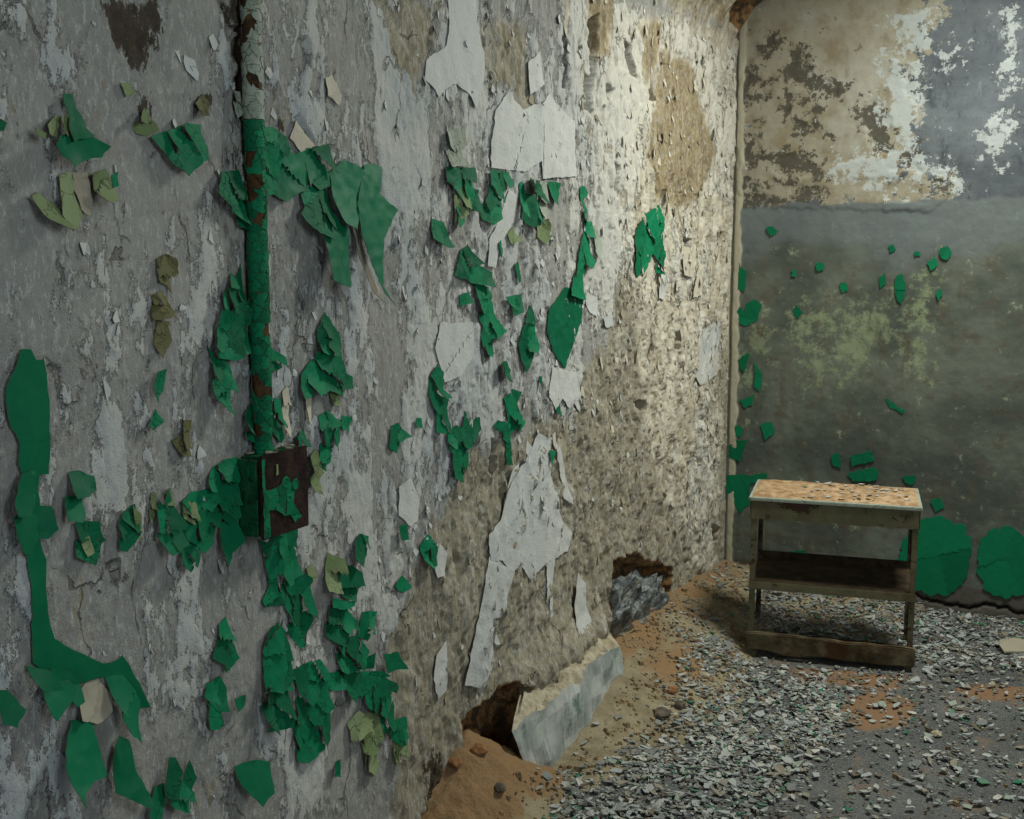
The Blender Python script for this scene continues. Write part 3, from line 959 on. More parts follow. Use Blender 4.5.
DN = (0, -1)
G, GD, OL, MO, BE, WH, CR, PG = (M[k] for k in ('green', 'greend', 'olive', 'moss', 'beige', 'white', 'cream', 'palegr'))
PATCH = [
    # upper left curls
    ([(64, 94), (73, 95), (74, 109), (80, 120), (82, 128), (88, 136), (60, 142), (67, 116), (62, 103)], 1, GD, dict(hang=(DN, .012, 1))),
    ([(58, 136), (84, 130), (100, 147), (89, 158), (72, 161), (62, 167), (52, 156), (50, 145)], 1, GD, dict(hang=(DN, .04, .6), crease=.0015)),
    ([(41, 125), (55, 116), (67, 116), (77, 130), (56, 137), (44, 134)], 2, OL, dict(lift=.014, curl=.012)),
    ([(28, 128), (40, 134), (38, 139), (30, 137)], 1, OL, dict(lift=.02)),
    ([(59, 175), (73, 172), (72, 200), (75, 216), (62, 231), (56, 215), (58, 190)], 1, OL, dict(hang=(DN, .02, 1))),
    ([(38, 192), (55, 205), (62, 231), (38, 217), (31, 197)], 1, OL, dict(hang=((-.3, -1), .020, 1))),
    ([(73, 173), (86, 172), (88, 200), (83, 216), (75, 209), (72, 188)], 1, BE, dict(hang=(DN, .018, 1))),
    ([(89, 173), (106, 169), (112, 178), (112, 200), (100, 203), (89, 195)], 2, OL, dict(hang=(DN, .02, 1))),
    ([(105, 176), (112, 172), (112, 186), (107, 188)], 1, G, dict(lift=.022)),
    ([(0, 119), (5, 123), (0, 131), (-6, 130), (-6, 120)], 1, G, {}),
    ([(151, 137), (167, 131), (170, 150), (176, 170), (169, 166), (161, 153)], 1, G, dict(hang=(DN, .016, 1))),
    ([(167, 131), (187, 123), (203, 125), (202, 134), (208, 150), (206, 159), (194, 163), (181, 176), (175, 168), (170, 150)], 4, G, dict(hang=(DN, .016, 1), lift=.007)),
    ([(134, 120), (145, 108), (153, 116), (155, 131), (147, 136), (138, 133)], 2, OL, dict(lift=.012)),
    ([(120, 83), (130, 83), (133, 94), (125, 97)], 1, OL, {}),
    ([(194, 103), (203, 94), (209, 103), (205, 116), (197, 116)], 2, MO, {}),
    ([(233, 90), (241, 92), (241, 112), (236, 118)], 2, PG, {}),
    # beside the pipe
    ([(212, 193), (222, 172), (240, 170), (243, 200), (243, 225), (234, 216), (220, 205)], 3, G, dict(hang=((-1, -.4), .015, 1))),
    ([(234, 216), (243, 214), (245, 230), (234, 226)], 1, G, {}),
    ([(264, 127), (275, 127), (286, 138), (286, 149), (278, 160), (272, 194), (264, 196)], 4, G, dict(lift=.007, sub=.007)),
    ([(278, 160), (286, 149), (295, 155), (303, 149), (318, 147), (314, 170), (303, 190), (294, 193), (282, 202), (272, 194)], 3, GD, dict(lift=.006)),
    ([(303, 149), (320, 146), (327, 144), (332, 173), (330, 185), (316, 190), (305, 180)], 2, G, dict(lift=.010)),
    ([(303, 190), (316, 186), (330, 185), (331, 219), (325, 240), (315, 234), (309, 232), (300, 220), (298, 213), (303, 207)], 4, G, dict(lift=.01, hang=(DN, .016, 1))),
    ([(333, 173), (347, 160), (362, 171), (357, 195), (345, 229), (335, 222), (330, 197)], 1, GD, dict(hang=((.5, -1), .024, .8), crease=.0015)),
    ([(326, 205), (335, 215), (345, 231), (338, 286), (320, 279), (320, 238)], 1, GD, dict(hang=(DN, .034, .6), crease=.0015)),
    ([(369, 166), (380, 165), (385, 169), (378, 194), (392, 210), (375, 238), (370, 260), (366, 284), (373, 302), (366, 291), (359, 260), (355, 229), (355, 204), (362, 182)], 1, GD, dict(hang=((.15, -1), .05, .6), crease=.0015)),
    ([(354, 204), (357, 205), (358, 232), (362, 262), (368, 286), (372, 300), (364, 290), (356, 255), (353, 228)], 1, BE, dict(hang=((.1, -1), .03, 1), jit=.0005)),
    ([(430, 219), (442, 222), (448, 247), (441, 247), (428, 238)], 2, G, dict(lift=.008)),
    # moss coloured strips
    ([(156, 259), (167, 254), (175, 259), (173, 273), (168, 277), (171, 293), (165, 285), (157, 282)], 4, MO, {}),
    ([(150, 295), (159, 290), (165, 298), (170, 313), (164, 318), (151, 320)], 4, MO, {}),
    ([(163, 310), (170, 308), (170, 317), (164, 318)], 1, G, dict(lift=.008)),
    ([(157, 321), (167, 321), (170, 340), (157, 358), (153, 345)], 4, MO, {}),
    ([(154, 373), (163, 369), (159, 390), (150, 402), (150, 387)], 1, G, dict(lift=.01)),
    ([(154, 409), (161, 421), (150, 430), (146, 424)], 1, G, dict(lift=.01)),
    ([(182, 420), (189, 420), (187, 437), (187, 456), (178, 456), (170, 440), (179, 437)], 4, MO, {}),
    ([(231, 273), (237, 279), (244, 265), (246, 318), (246, 352), (226, 360), (214, 358), (209, 346), (214, 324), (218, 302)], 10, G, dict(lift=.008, hang=((-1, 0), .012, 1))),
    ([(209, 346), (214, 358), (227, 360), (230, 384), (223, 415), (211, 393)], 3, G, dict(lift=.008, hang=(DN, .014, 1))),
    ([(265, 335), (270, 349), (281, 357), (281, 367), (273, 371), (267, 370)], 2, G, {}),
    ([(325, 313), (336, 331), (337, 346), (330, 356), (318, 352), (316, 331)], 4, G, dict(lift=.007)),
    ([(318, 352), (337, 346), (341, 371), (349, 377), (348, 388), (339, 388), (336, 396), (325, 390), (307, 396), (297, 399), (301, 374)], 6, G, dict(lift=.008)),
    ([(317, 415), (326, 411), (336, 424), (335, 440), (325, 452), (320, 471), (315, 459), (317, 440), (315, 427)], 6, G, {}),
    ([(328, 393), (337, 393), (336, 404), (330, 406)], 1, OL, {}),
    ([(339, 415), (350, 417), (345, 431), (338, 429)], 1, G, dict(lift=.01)),
    ([(306, 456), (314, 449), (320, 473), (315, 477), (311, 493), (306, 490)], 2, OL, dict(lift=.012)),
    ([(302, 398), (309, 398), (307, 425), (303, 418)], 1, CR, {}),
    ([(272, 398), (279, 399), (278, 418), (283, 437), (276, 443), (270, 434)], 3, G, dict(lift=.008)),
    ([(280, 392), (286, 386), (287, 410), (285, 430), (279, 436)], 2, CR, {}),
    ([(242, 415), (251, 402), (253, 443), (245, 440), (241, 430)], 3, G, dict(lift=.008)),
    ([(292, 436), (304, 429), (304, 446), (292, 446)], 2, G, dict(lift=.012)),
    # long smooth sheet on the far left
    ([(17, 349), (27, 349), (33, 360), (41, 359), (44, 381), (47, 409), (48, 459), (47, 474), (38, 474), (37, 506), (36, 536), (44, 559), (45, 610), (52, 638), (72, 650), (94, 660), (108, 662), (120, 655), (127, 665), (137, 682), (148, 707), (137, 708), (125, 684), (109, 679), (94, 677), (80, 682), (60, 680), (40, 672), (29, 662), (28, 625), (28, 600), (24, 556), (24, 512), (20, 474), (16, 462), (17, 443), (8, 427), (3, 402), (4, 387), (12, 368)], 1, GD, dict(lift=.003, curl=.002, crease=.0006, sub=.012, gap=1.0)),
    ([(20, 474), (38, 472), (34, 500), (24, 514), (9, 515), (7, 503)], 1, GD, dict(hang=((-1, -.3), .022, 1))),
    ([(9, 518), (26, 512), (38, 516), (36, 536), (26, 553), (17, 552)], 1, GD, dict(hang=((-1, -.4), .016, 1))),
    ([(36, 506), (48, 506), (51, 528), (44, 538), (37, 538)], 1, GD, dict(hang=((1, -.3), .015, 1))),
    ([(27, 666), (46, 670), (47, 685), (33, 690)], 1, GD, dict(hang=(DN, .024, 1))),
    ([(44, 686), (66, 680), (68, 688), (64, 697), (47, 718), (43, 710)], 1, GD, dict(hang=(DN, .026, 1))),
    ([(50, 668), (66, 670), (72, 682), (56, 686), (46, 682)], 1, GD, dict(lift=.015)),
    ([(64, 690), (80, 681), (77, 700), (70, 705)], 1, GD, dict(hang=(DN, .02, 1))),
    ([(108, 677), (125, 676), (137, 700), (131, 719), (127, 738), (119, 732), (112, 707)], 2, GD, dict(hang=(DN, .028, 1))),
    ([(72, 473), (82, 471), (89, 475), (94, 476), (91, 490), (82, 496), (66, 497)], 1, GD, dict(hang=(DN, .016, 1))),
    ([(66, 497), (82, 496), (80, 515), (75, 521), (64, 520)], 1, GD, dict(hang=(DN, .014, 1))),
    ([(77, 521), (97, 521), (98, 531), (102, 540), (97, 552), (91, 564), (74, 557), (77, 540)], 4, G, dict(lift=.008)),
    ([(80, 540), (88, 536), (92, 552), (84, 556)], 1, OL, dict(lift=.012)),
    ([(116, 527), (120, 513), (134, 504), (138, 520), (130, 540), (123, 551), (117, 549)], 4, G, dict(lift=.008)),
    ([(132, 506), (141, 515), (139, 527), (133, 540), (130, 530)], 2, OL, dict(lift=.012)),
    ([(147, 518), (150, 493), (155, 493), (153, 515), (145, 524)], 2, OL, {}),
    ([(156, 509), (167, 488), (175, 509), (180, 527), (184, 543), (162, 554), (156, 537)], 5, G, dict(lift=.008, hang=(DN, .016, 1))),
    ([(162, 494), (169, 488), (172, 505), (165, 505)], 1, OL, dict(lift=.012)),
    ([(180, 502), (192, 492), (216, 490), (219, 515), (212, 534), (200, 552), (184, 540), (181, 521)], 7, G, dict(lift=.008)),
    ([(184, 500), (196, 503), (190, 524), (182, 518)], 2, OL, dict(lift=.013)),
    ([(184, 540), (200, 550), (196, 560), (183, 571), (175, 562)], 3, G, dict(lift=.008, hang=(DN, .014, 1))),
    ([(205, 490), (209, 474), (222, 460), (236, 457), (236, 515), (225, 524), (217, 515), (215, 491)], 6, G, dict(lift=.008)),
    ([(223, 524), (236, 515), (243, 540), (228, 552), (222, 565), (220, 546)], 1, GD, dict(hang=(DN, .02, 1))),
    ([(-4, 691), (6, 690), (16, 707), (5, 724), (-4, 722)], 1, GD, dict(hang=(DN, .016, 1))),
    ([(75, 722), (92, 722), (94, 750), (95, 771), (77, 779), (67, 788), (64, 800), (59, 779), (59, 763), (66, 741)], 1, GD, dict(hang=(DN, .034, .7), crease=.002)),
    ([(123, 738), (130, 741), (131, 769), (137, 794), (136, 805), (108, 790), (112, 757)], 1, GD, dict(hang=(DN, .034, .7), crease=.002)),
    ([(84, 683), (97, 679), (109, 694), (108, 710), (91, 722), (74, 718), (77, 697)], 2, BE, dict(lift=.008)),
    ([(219, 625), (227, 617), (230, 635), (234, 657), (223, 672), (219, 663), (209, 657), (216, 644)], 3, G, dict(lift=.008)),
    ([(205, 683), (219, 676), (225, 688), (222, 710), (222, 725), (206, 729), (208, 707), (202, 697)], 4, G, dict(lift=.008)),
    ([(231, 699), (242, 694), (241, 705), (233, 710)], 1, G, dict(lift=.01)),
    ([(170, 758), (175, 758), (180, 779), (186, 790), (180, 811), (169, 807), (162, 794), (164, 782)], 3, G, dict(lift=.01, hang=(DN, .015, 1))),
    ([(188, 760), (195, 777), (184, 797), (180, 790), (182, 775)], 1, G, dict(lift=.014)),
    ([(156, 788), (165, 784), (163, 800), (153, 823), (146, 815)], 1, G, dict(hang=(DN, .018, 1))),
    ([(238, 768), (252, 762), (267, 761), (263, 790), (252, 803), (240, 785)], 1, GD, dict(hang=(DN, .028, 1))),
    ([(334, 761), (339, 759), (337, 776), (332, 776)], 1, G, dict(lift=.01)),
    # below the box
    ([(258, 539), (267, 543), (272, 536), (279, 560), (276, 590), (279, 604), (264, 607), (262, 601), (270, 586)], 4, G, dict(lift=.007)),
    ([(272, 536), (295, 523), (293, 548), (298, 557), (300, 573), (282, 585), (277, 562)], 5, G, dict(lift=.010)),
    ([(282, 585), (300, 573), (309, 583), (311, 611), (304, 636), (295, 647), (287, 632), (286, 614), (279, 600)], 7, G, dict(lift=.010)),
    ([(306, 568), (312, 564), (314, 576), (309, 581)], 1, OL, dict(lift=.01)),
    ([(265, 628), (278, 622), (287, 639), (290, 667), (289, 690), (262, 690), (261, 651)], 6, G, dict(lift=.010)),
    ([(262, 686), (289, 686), (289, 714), (286, 726), (267, 732), (261, 707)], 4, G, dict(lift=.010, hang=(DN, .012, 1))),
    ([(293, 670), (303, 664), (318, 659), (326, 673), (340, 670), (340, 686), (325, 690), (328, 715), (328, 739), (304, 762), (297, 762), (293, 726), (298, 714), (295, 689)], 14, G, dict(lift=.008)),
    ([(336, 570), (348, 565), (357, 572), (357, 586), (348, 601), (340, 596), (335, 585)], 2, G, dict(lift=.018)),
    ([(332, 598), (346, 600), (345, 611), (354, 620), (348, 640), (336, 645), (326, 636), (328, 617)], 6, G, dict(lift=.012)),
    ([(336, 645), (350, 636), (356, 636), (367, 651), (367, 667), (342, 673), (336, 670)], 6, G, dict(lift=.014)),
    ([(357, 534), (368, 536), (362, 554), (350, 565), (347, 557)], 2, G, dict(lift=.012)),
    ([(329, 553), (340, 559), (339, 568), (332, 592), (322, 590), (325, 570)], 2, OL, dict(lift=.014)),
    ([(361, 612), (375, 611), (367, 629), (364, 640), (357, 636)], 2, G, dict(lift=.012)),
    ([(382, 654), (395, 651), (399, 667), (390, 670), (386, 673)], 1, G, dict(lift=.018)),
    ([(342, 673), (361, 672), (359, 690), (348, 701), (343, 695)], 2, G, dict(lift=.012)),
    ([(361, 672), (376, 670), (390, 682), (392, 707), (390, 732), (382, 736), (376, 714), (364, 707), (358, 692)], 9, G, dict(lift=.010)),
    ([(348, 723), (357, 711), (364, 716), (367, 730), (350, 742)], 2, OL, dict(lift=.01)),
    ([(362, 714), (379, 712), (379, 736), (373, 745), (379, 764), (373, 775), (364, 770), (361, 736)], 6, OL, dict(lift=.010)),
    ([(392, 720), (406, 717), (404, 736), (396, 745), (391, 739)], 3, G, dict(lift=.012)),
    ([(392, 741), (402, 740), (398, 767), (392, 761)], 2, OL, dict(lift=.01)),
    ([(395, 525), (403, 523), (405, 539), (395, 540)], 1, G, dict(lift=.012)),
    ([(420, 545), (426, 534), (436, 547), (434, 564), (425, 568), (420, 554)], 3, G, dict(lift=.009)),
    ([(393, 586), (401, 575), (407, 586), (400, 592)], 1, G, dict(lift=.012)),
    # middle
    ([(427, 376), (434, 364), (440, 373), (437, 389), (445, 398), (444, 407), (442, 426), (441, 433), (433, 432), (434, 417), (425, 395)], 4, G, {}),
    ([(391, 426), (398, 423), (406, 436), (397, 442), (394, 453), (388, 448)], 2, G, {}),
    ([(413, 418), (418, 418), (417, 428), (413, 427)], 1, G, {}),
    ([(445, 432), (453, 425), (458, 428), (461, 411), (467, 423), (478, 417), (477, 429), (469, 442), (469, 464), (459, 482), (450, 476), (450, 454), (444, 442)], 7, G, dict(lift=.008)),
    ([(495, 364), (505, 361), (507, 370), (503, 382), (495, 378)], 2, G, dict(lift=.008)),
    ([(503, 398), (511, 389), (521, 392), (516, 404), (520, 420), (509, 434), (511, 465), (506, 464), (506, 442), (491, 426), (495, 420), (505, 423)], 6, G, {}),
    ([(512, 420), (520, 415), (524, 423), (518, 432)], 1, G, dict(lift=.012)),
    ([(547, 450), (553, 451), (548, 464)], 1, G, {}),
    ([(519, 331), (530, 303), (533, 320), (533, 345), (523, 372), (517, 345)], 4, G, {}),
    ([(536, 376), (540, 376), (538, 390)], 1, G, {}), ([(556, 398), (559, 398), (558, 416), (555, 412)], 1, G, {}),
    ([(444, 167), (472, 168), (470, 187), (475, 191), (476, 216), (466, 206), (458, 185), (453, 200), (451, 190), (444, 181)], 5, G, dict(lift=.008)),
    ([(453, 191), (460, 188), (469, 203), (467, 214), (458, 219), (453, 225)], 3, OL, dict(lift=.008)),
    ([(455, 196), (464, 200), (462, 222), (453, 228)], 2, G, dict(lift=.01)),
    ([(488, 170), (506, 172), (509, 184), (497, 194), (494, 219), (487, 225), (480, 219), (478, 210), (486, 194)], 6, G, dict(lift=.009)),
    ([(444, 132), (462, 126), (464, 145), (452, 152), (444, 146)], 3, PG, {}), ([(444, 150), (458, 150), (466, 166), (446, 167)], 3, PG, {}),
    ([(517, 184), (525, 178), (537, 181), (539, 206), (537, 222), (528, 227), (516, 212)], 5, G, dict(lift=.014, curl=.018)),
    ([(536, 222), (544, 219), (548, 231), (541, 244), (535, 237)], 2, OL, dict(lift=.008)),
    ([(538, 182), (546, 180), (545, 215), (538, 218)], 2, PG, {}),
    ([(547, 182), (559, 183), (555, 205), (548, 197)], 1, G, dict(lift=.008)),
    ([(578, 188), (584, 186), (587, 194), (581, 199), (586, 222), (582, 225)], 2, G, {}),
    ([(582, 220), (589, 222), (587, 250), (589, 262), (580, 275), (581, 300), (565, 295), (575, 262), (580, 240)], 4, G, {}),
    ([(563, 288), (581, 292), (580, 319), (572, 340), (562, 367), (552, 352), (546, 330), (547, 310), (556, 300)], 1, GD, dict(lift=.004, curl=.004, crease=.001)),
    ([(461, 250), (467, 245), (478, 266), (489, 272), (487, 287), (475, 284), (456, 278), (452, 275)], 5, G, dict(lift=.010)),
    ([(475, 284), (487, 287), (492, 303), (494, 316), (506, 331), (494, 338), (491, 356), (483, 356), (480, 325), (473, 306)], 7, G, dict(lift=.010)),
    ([(458, 295), (467, 292), (470, 303), (459, 306)], 1, G, dict(lift=.012)),
    ([(505, 234), (511, 227), (516, 241), (508, 244)], 1, OL, {}), ([(494, 244), (498, 239), (500, 253), (497, 258)], 1, G, {}),
    ([(511, 266), (515, 261), (518, 281), (514, 284)], 1, G, {}), ([(505, 297), (519, 294), (517, 312), (511, 316)], 2, G, dict(lift=.01)),
    ([(634, 234), (642, 216), (658, 205), (662, 220), (664, 253), (658, 262), (653, 253), (642, 271), (636, 277), (631, 256)], 5, G, dict(lift=.004, curl=.005)),
    ([(660, 248), (666, 252), (660, 275), (655, 272)], 2, G, {}),
    ([(590, 228), (595, 225), (600, 245), (594, 262)], 2, PG, {}),
]
for i, (pts, n, mat, kw) in enumerate(PATCH):
    if n <= 2 or mat is OL:
        kw = dict(kw)
        kw.setdefault('sub', .009)
    flakes('paint_flake', wall_left, pts, n, mat, seed=i, **kw)
n_green = N_FLAKES[0]

WHITES = [
    ([(446, -8), (475, -8), (475, 22), (482, 51), (482, 81), (475, 110), (470, 97), (455, 84), (448, 86), (437, 97), (422, 79), (424, 60), (444, 46), (448, 22)], 1, WH),
    ([(488, 143), (493, 110), (506, 92), (521, 110), (541, 103), (541, 179), (539, 161), (521, 172), (488, 168)], 2, WH),
    ([(541, 103), (547, 92), (554, 103), (572, 121), (574, 176), (541, 179)], 2, WH),
    ([(528, 62), (539, 51), (543, 84), (530, 95)], 1, WH),
    ([(506, 190), (515, 196), (512, 220), (500, 240), (492, 268), (485, 266), (486, 240), (497, 215)], 1, WH),
    ([(537, 433), (550, 439), (550, 470), (562, 520), (572, 533), (566, 551), (545, 565), (530, 580), (519, 563), (512, 575), (500, 560), (489, 560), (488, 535), (500, 520), (508, 490), (518, 470), (527, 460)], 3, WH),
    ([(488, 556), (514, 572), (508, 590), (500, 617), (491, 619), (491, 666), (478, 688), (464, 685), (475, 626), (481, 600), (484, 575)], 1, WH),
    ([(575, 572), (581, 582), (583, 607), (586, 635), (578, 657), (566, 675), (563, 663), (572, 641), (570, 610)], 1, WH),
    ([(397, 486), (408, 476), (417, 501), (416, 520), (406, 526), (395, 515)], 1, WH),
    ([(432, 552), (437, 540), (447, 553), (444, 575), (437, 578), (434, 568)], 1, WH),
    ([(550, 367), (575, 372), (580, 395), (579, 412), (572, 400), (566, 408), (560, 398), (553, 410), (546, 395)], 3, WH),
    ([(439, 322), (470, 322), (469, 357), (456, 376), (441, 382), (433, 348)], 2, WH),
    ([(322, 78), (330, 74), (341, 95), (338, 106), (332, 98), (326, 96)], 2, CR),
    ([(182, 55), (192, 60), (197, 74), (195, 82), (183, 70)], 2, WH),
    ([(295, 120), (309, 138), (314, 146), (300, 152), (290, 138)], 1, CR),
    ([(660, 272), (668, 275), (664, 300), (659, 298)], 1, WH), ([(682, 245), (695, 250), (692, 278), (684, 275)], 2, CR), ([(698, 262), (706, 268), (700, 295), (692, 298)], 1, CR),
    ([(553, 440), (558, 446), (566, 480), (572, 505), (563, 498)], 1, WH), ([(513, 470), (520, 462), (516, 500), (508, 518), (504, 505)], 1, WH), ([(527, 440), (533, 448), (530, 475), (524, 470)], 1, WH), ([(548, 560), (556, 556), (552, 585), (546, 600)], 1, WH), ([(548, 598), (551, 596), (550, 615), (547, 618)], 1, WH), ([(437, 655), (447, 640), (446, 690), (438, 700), (434, 680)], 1, WH), ([(601, 318), (609, 310), (612, 325), (604, 328)], 1, WH), ([(582, 290), (596, 298), (596, 318), (588, 312)], 1, WH),
    ([(700, 330), (721, 320), (716, 375), (700, 385), (692, 370)], 3, WH),
]
for i, (pts, n, mat) in enumerate(WHITES):
    flakes('limewash_flake', wall_left, pts, n, mat, seed=500 + i, lift=.0012, curl=.002, crease=.0005, sub=.012, thick=.0012, gap=1.0, jit=.0042, smooth=True)

# green spots of the end wall
BACKP = [
    ([(766, 228), (773, 226), (778, 232), (771, 237)], 1), ([(888, 246), (893, 244), (896, 250), (890, 253)], 1), ([(940, 248), (948, 246), (952, 254), (946, 260), (940, 256)], 2), ([(927, 262), (935, 257), (938, 265), (931, 271)], 1),
    ([(817, 262), (823, 263), (824, 270), (817, 271)], 1), ([(879, 277), (885, 273), (886, 284), (880, 289)], 1), ([(895, 278), (903, 274), (906, 290), (901, 304), (895, 294)], 2), ([(840, 283), (847, 284), (848, 291), (841, 292)], 1),
    ([(936, 292), (942, 287), (943, 295), (938, 301)], 1), ([(914, 252), (920, 252), (921, 256), (915, 257)], 1), ([(792, 270), (797, 270), (796, 277), (791, 276)], 1),
    ([(735, 305), (745, 312), (752, 300), (762, 305), (758, 320), (748, 325), (740, 324)], 3), ([(739, 262), (747, 272), (745, 292), (738, 289)], 2), ([(754, 360), (763, 375), (760, 392), (754, 387)], 2), ([(739, 400), (755, 393), (753, 405), (744, 408)], 1), ([(738, 360), (750, 352), (744, 374)], 1),
    ([(731, 423), (743, 428), (741, 437), (730, 437)], 1), ([(730, 438), (748, 440), (740, 462), (728, 457)], 2), ([(727, 475), (767, 473), (766, 482), (750, 484), (750, 505), (740, 513), (727, 500)], 2), ([(760, 425), (772, 422), (775, 432), (765, 440)], 2),
    ([(831, 456), (839, 453), (842, 469), (833, 466)], 1), ([(850, 456), (872, 450), (875, 460), (852, 466)], 2), ([(847, 473), (876, 467), (877, 480), (853, 481)], 2), ([(902, 476), (917, 475), (913, 485), (906, 483)], 1),
    ([(892, 562), (903, 540), (918, 520), (940, 515), (965, 524), (972, 545), (968, 575), (955, 592), (930, 596), (915, 590), (905, 575)], 4), ([(978, 548), (990, 530), (1010, 526), (1030, 545), (1030, 590), (1005, 599), (985, 590), (976, 572)], 3), ([(930, 500), (940, 497), (945, 508), (935, 512)], 1), ([(885, 398), (893, 402), (905, 410), (903, 414), (890, 408)], 1), ([(796, 305), (803, 312), (798, 320), (793, 312)], 1), ([(768, 552), (806, 550), (806, 562), (770, 562)], 1),
]
for i, (pts, n) in enumerate(BACKP):
    flakes('paint_flake', wall_back, pts, n, GD, seed=900 + i, side='back', lift=.0006, curl=.0012, crease=.0006, sub=.012 if n > 2 else .010, thick=.0012, gap=1.0, jit=.022 if n > 2 else .008, base=.003)

# small curled scabs of plaster and wash, far too many to pick apart
def scabs(n, ylo, yhi, zlo, zhi, keep, name, mat, smin, smax, seed):
    r = np.random.default_rng(seed)
    VV, FF_, FMs = [], [], []
    off = 0
    while n > 0:
        yc, zc = r.uniform(ylo, yhi), r.uniform(zlo, zhi)
        if r.random() > keep(yc, zc):
            continue
        n -= 1
        L = r.uniform(smin, smax)
        w = L * r.uniform(.35, .75)
        h = float(hwall(np.array([yc]), np.array([zc]))[0])
        k = 6
        a = np.sort(r.random(k)) * 2 * np.pi
        px = np.cos(a) * w * r.uniform(.6, 1, k)
        pz = np.sin(a) * L * r.uniform(.6, 1, k)
        tl = r.uniform(.001, .009)
        sgn = r.choice([-1, 1])
        hh = h + .0015 + tl * np.clip(-pz / L * .8 + sgn * px / w * .5 + .3, 0, 1.5)
        top = np.stack([hh, yc + px, zc + pz], -1)
        c = np.array([[h + .0035, yc, zc]])
        b = top - np.array([.0018, 0, 0])
        VV.append(np.vstack([c, top, b]))
        for q in range(k):
            q2 = (q + 1) % k
            FF_ += [(off, off + 1 + q, off + 1 + q2), (off + 1 + q, off + 1 + k + q, off + 1 + k + q2), (off + 1 + q, off + 1 + k + q2, off + 1 + q2)]
            FMs += [0, 1, 1]
        off += 1 + 2 * k
    o = mesh_np(name, np.vstack(VV), np.array(FF_), [mat, M['edge']], smooth=False, parent=wall_left, fm=FMs)
    o['kind'] = 'stuff'
    return o


def at_band(yc, zc):
    i, j = min(ny - 1, int(np.searchsorted(ys, yc))), min(ns - 1, int(np.searchsorted(ss, zc)))
    return TAN[i, j], CREAM[i, j], WASH[i, j], CAV[i, j]


def keep_wash(yc, zc):
    t_, c_, w_, cv = at_band(yc, zc)
    return 0 if cv > -.03 else (.8 if -.10 < w_ < .14 else .12) * (1 if yc > -2.7 else .45)


def keep_tan(yc, zc):
    t_, c_, w_, cv = at_band(yc, zc)
    return 0 if cv > -.03 else max(t_ * .8, c_ * .6)


scabs(700, -3.6, -.05, .3, 2.5, keep_wash, 'limewash_scabs', M['white'], .006, .020, 71)
scabs(260, -2.6, -.04, .15, 2.5, keep_tan, 'plaster_scabs', M['scab'], .007, .024, 72)
scabs(200, -1.9, -.04, .9, 2.6, keep_tan, 'cream_scabs', M['cream'], .010, .034, 73)

# ------------------------------------------------------------------ skirting remnant and stone in the wall

bm = bmesh.new()
# section: front face leaning slightly, broken crumbly top falling back to the wall
ny_ = 64
sec = [(.108, -.02), (.105, .05), (.100, .11), (.094, .165), (.088, .20), (.070, .215), (.045, .222), (.02, .232), (-.015, .24)]
rows = []
for i in range(ny_ + 1):
    u = i / ny_
    yy = -2.20 + .685 * u
    ring = []
    for j, (sx, sz) in enumerate(sec):
        e = sz / .24
        near = max(0, 1 - u * 4)
        end = near * (.13 * min(1, e / .85) * max(0, sx / .09) - .13 * (1 - max(0, sx) / .108))
        n = .012 * perlin(np.array([yy * 16.0]), np.array([sz * 14.0 + 3]), 600)[0] + .005 * perlin(np.array([yy * 60.0]), np.array([sz * 40.0]), 601)[0]
        topn = (.022 * perlin(np.array([yy * 9.0]), np.array([j * .9]), 602)[0] + .010 * perlin(np.array([yy * 40.0]), np.array([j * 1.7]), 603)[0]) * (1 if j >= 4 else .15)
        ring.append(bm.verts.new((sx + n * (j > 0), yy - end, sz + topn * (1 if u > .03 else .5))))
    rows.append(ring)
for i in range(ny_):
    for j in range(len(sec) - 1):
        f = bm.faces.new((rows[i][j], rows[i + 1][j], rows[i + 1][j + 1], rows[i][j + 1]))
        f.material_index = 0 if j < 4 else 1
for ring, flip in ((rows[0], False), (rows[-1], True)):
    b0 = bm.verts.new((-.015, ring[0].co.y + (0 if flip else .13), -.02))
    loop = ring + [b0]
    f = bm.faces.new(loop if not flip else loop[::-1])
    f.material_index = 1
base_l = bm_obj('baseboard_left', bm, [M['plinth'], M['crumb']])
tag(base_l, 'broken grey green cement skirting standing in the dirt at the wall foot', 'skirting', kind='structure')

# bedded blue grey stone
bm = bmesh.new()
bmesh.ops.create_icosphere(bm, subdivisions=4, radius=1)
for v in bm.verts:
    p = v.co.copy()
    s = p.normalized()
    q = Vector((max(-1, min(1, s.x * 1.35)), max(-1, min(1, s.y * 1.35)), max(-1, min(1, s.z * 1.35))))
    nn = perlin(np.array([q.y * 3.0 + 2]), np.array([q.z * 3.0 + q.x]), 610)[0] * .10 + perlin(np.array([q.y * 9.0]), np.array([q.z * 7.0]), 611)[0] * .12
    v.co = Vector((-.028 + q.x * (.045 + nn * .25), -1.13 + q.y * .255 + nn * .2 * q.y, .19 + q.z * .115 + nn * .35 - .06 * q.y))
st = bm_obj('bedded_stone', bm, M['bluestone'], wall_left)

def chip_verts(r, L, flat):
    """irregular curled paint chip, base at z=0"""
    k = int(r.integers(4, 7))
    a = np.sort((np.arange(k) + r.uniform(-.3, .3, k)) / k * 2 * np.pi)
    px = np.cos(a) * L * r.uniform(.65, 1.1, k)
    py = np.sin(a) * L * r.uniform(.35, .7) * r.uniform(.7, 1.1, k)
    cu = r.uniform(-.5, .9) * flat
    z = cu * (px / L) ** 2 * L * .5 + L * .12 * r.uniform(0, 1, k)
    z -= z.min()
    th = .0022
    top = np.stack([px, py, z + th], -1)
    cz = z.mean() * .4 + th
    return np.vstack([[[0, 0, cz]], top, top - [0, 0, th], [[0, 0, cz - th]]]), k


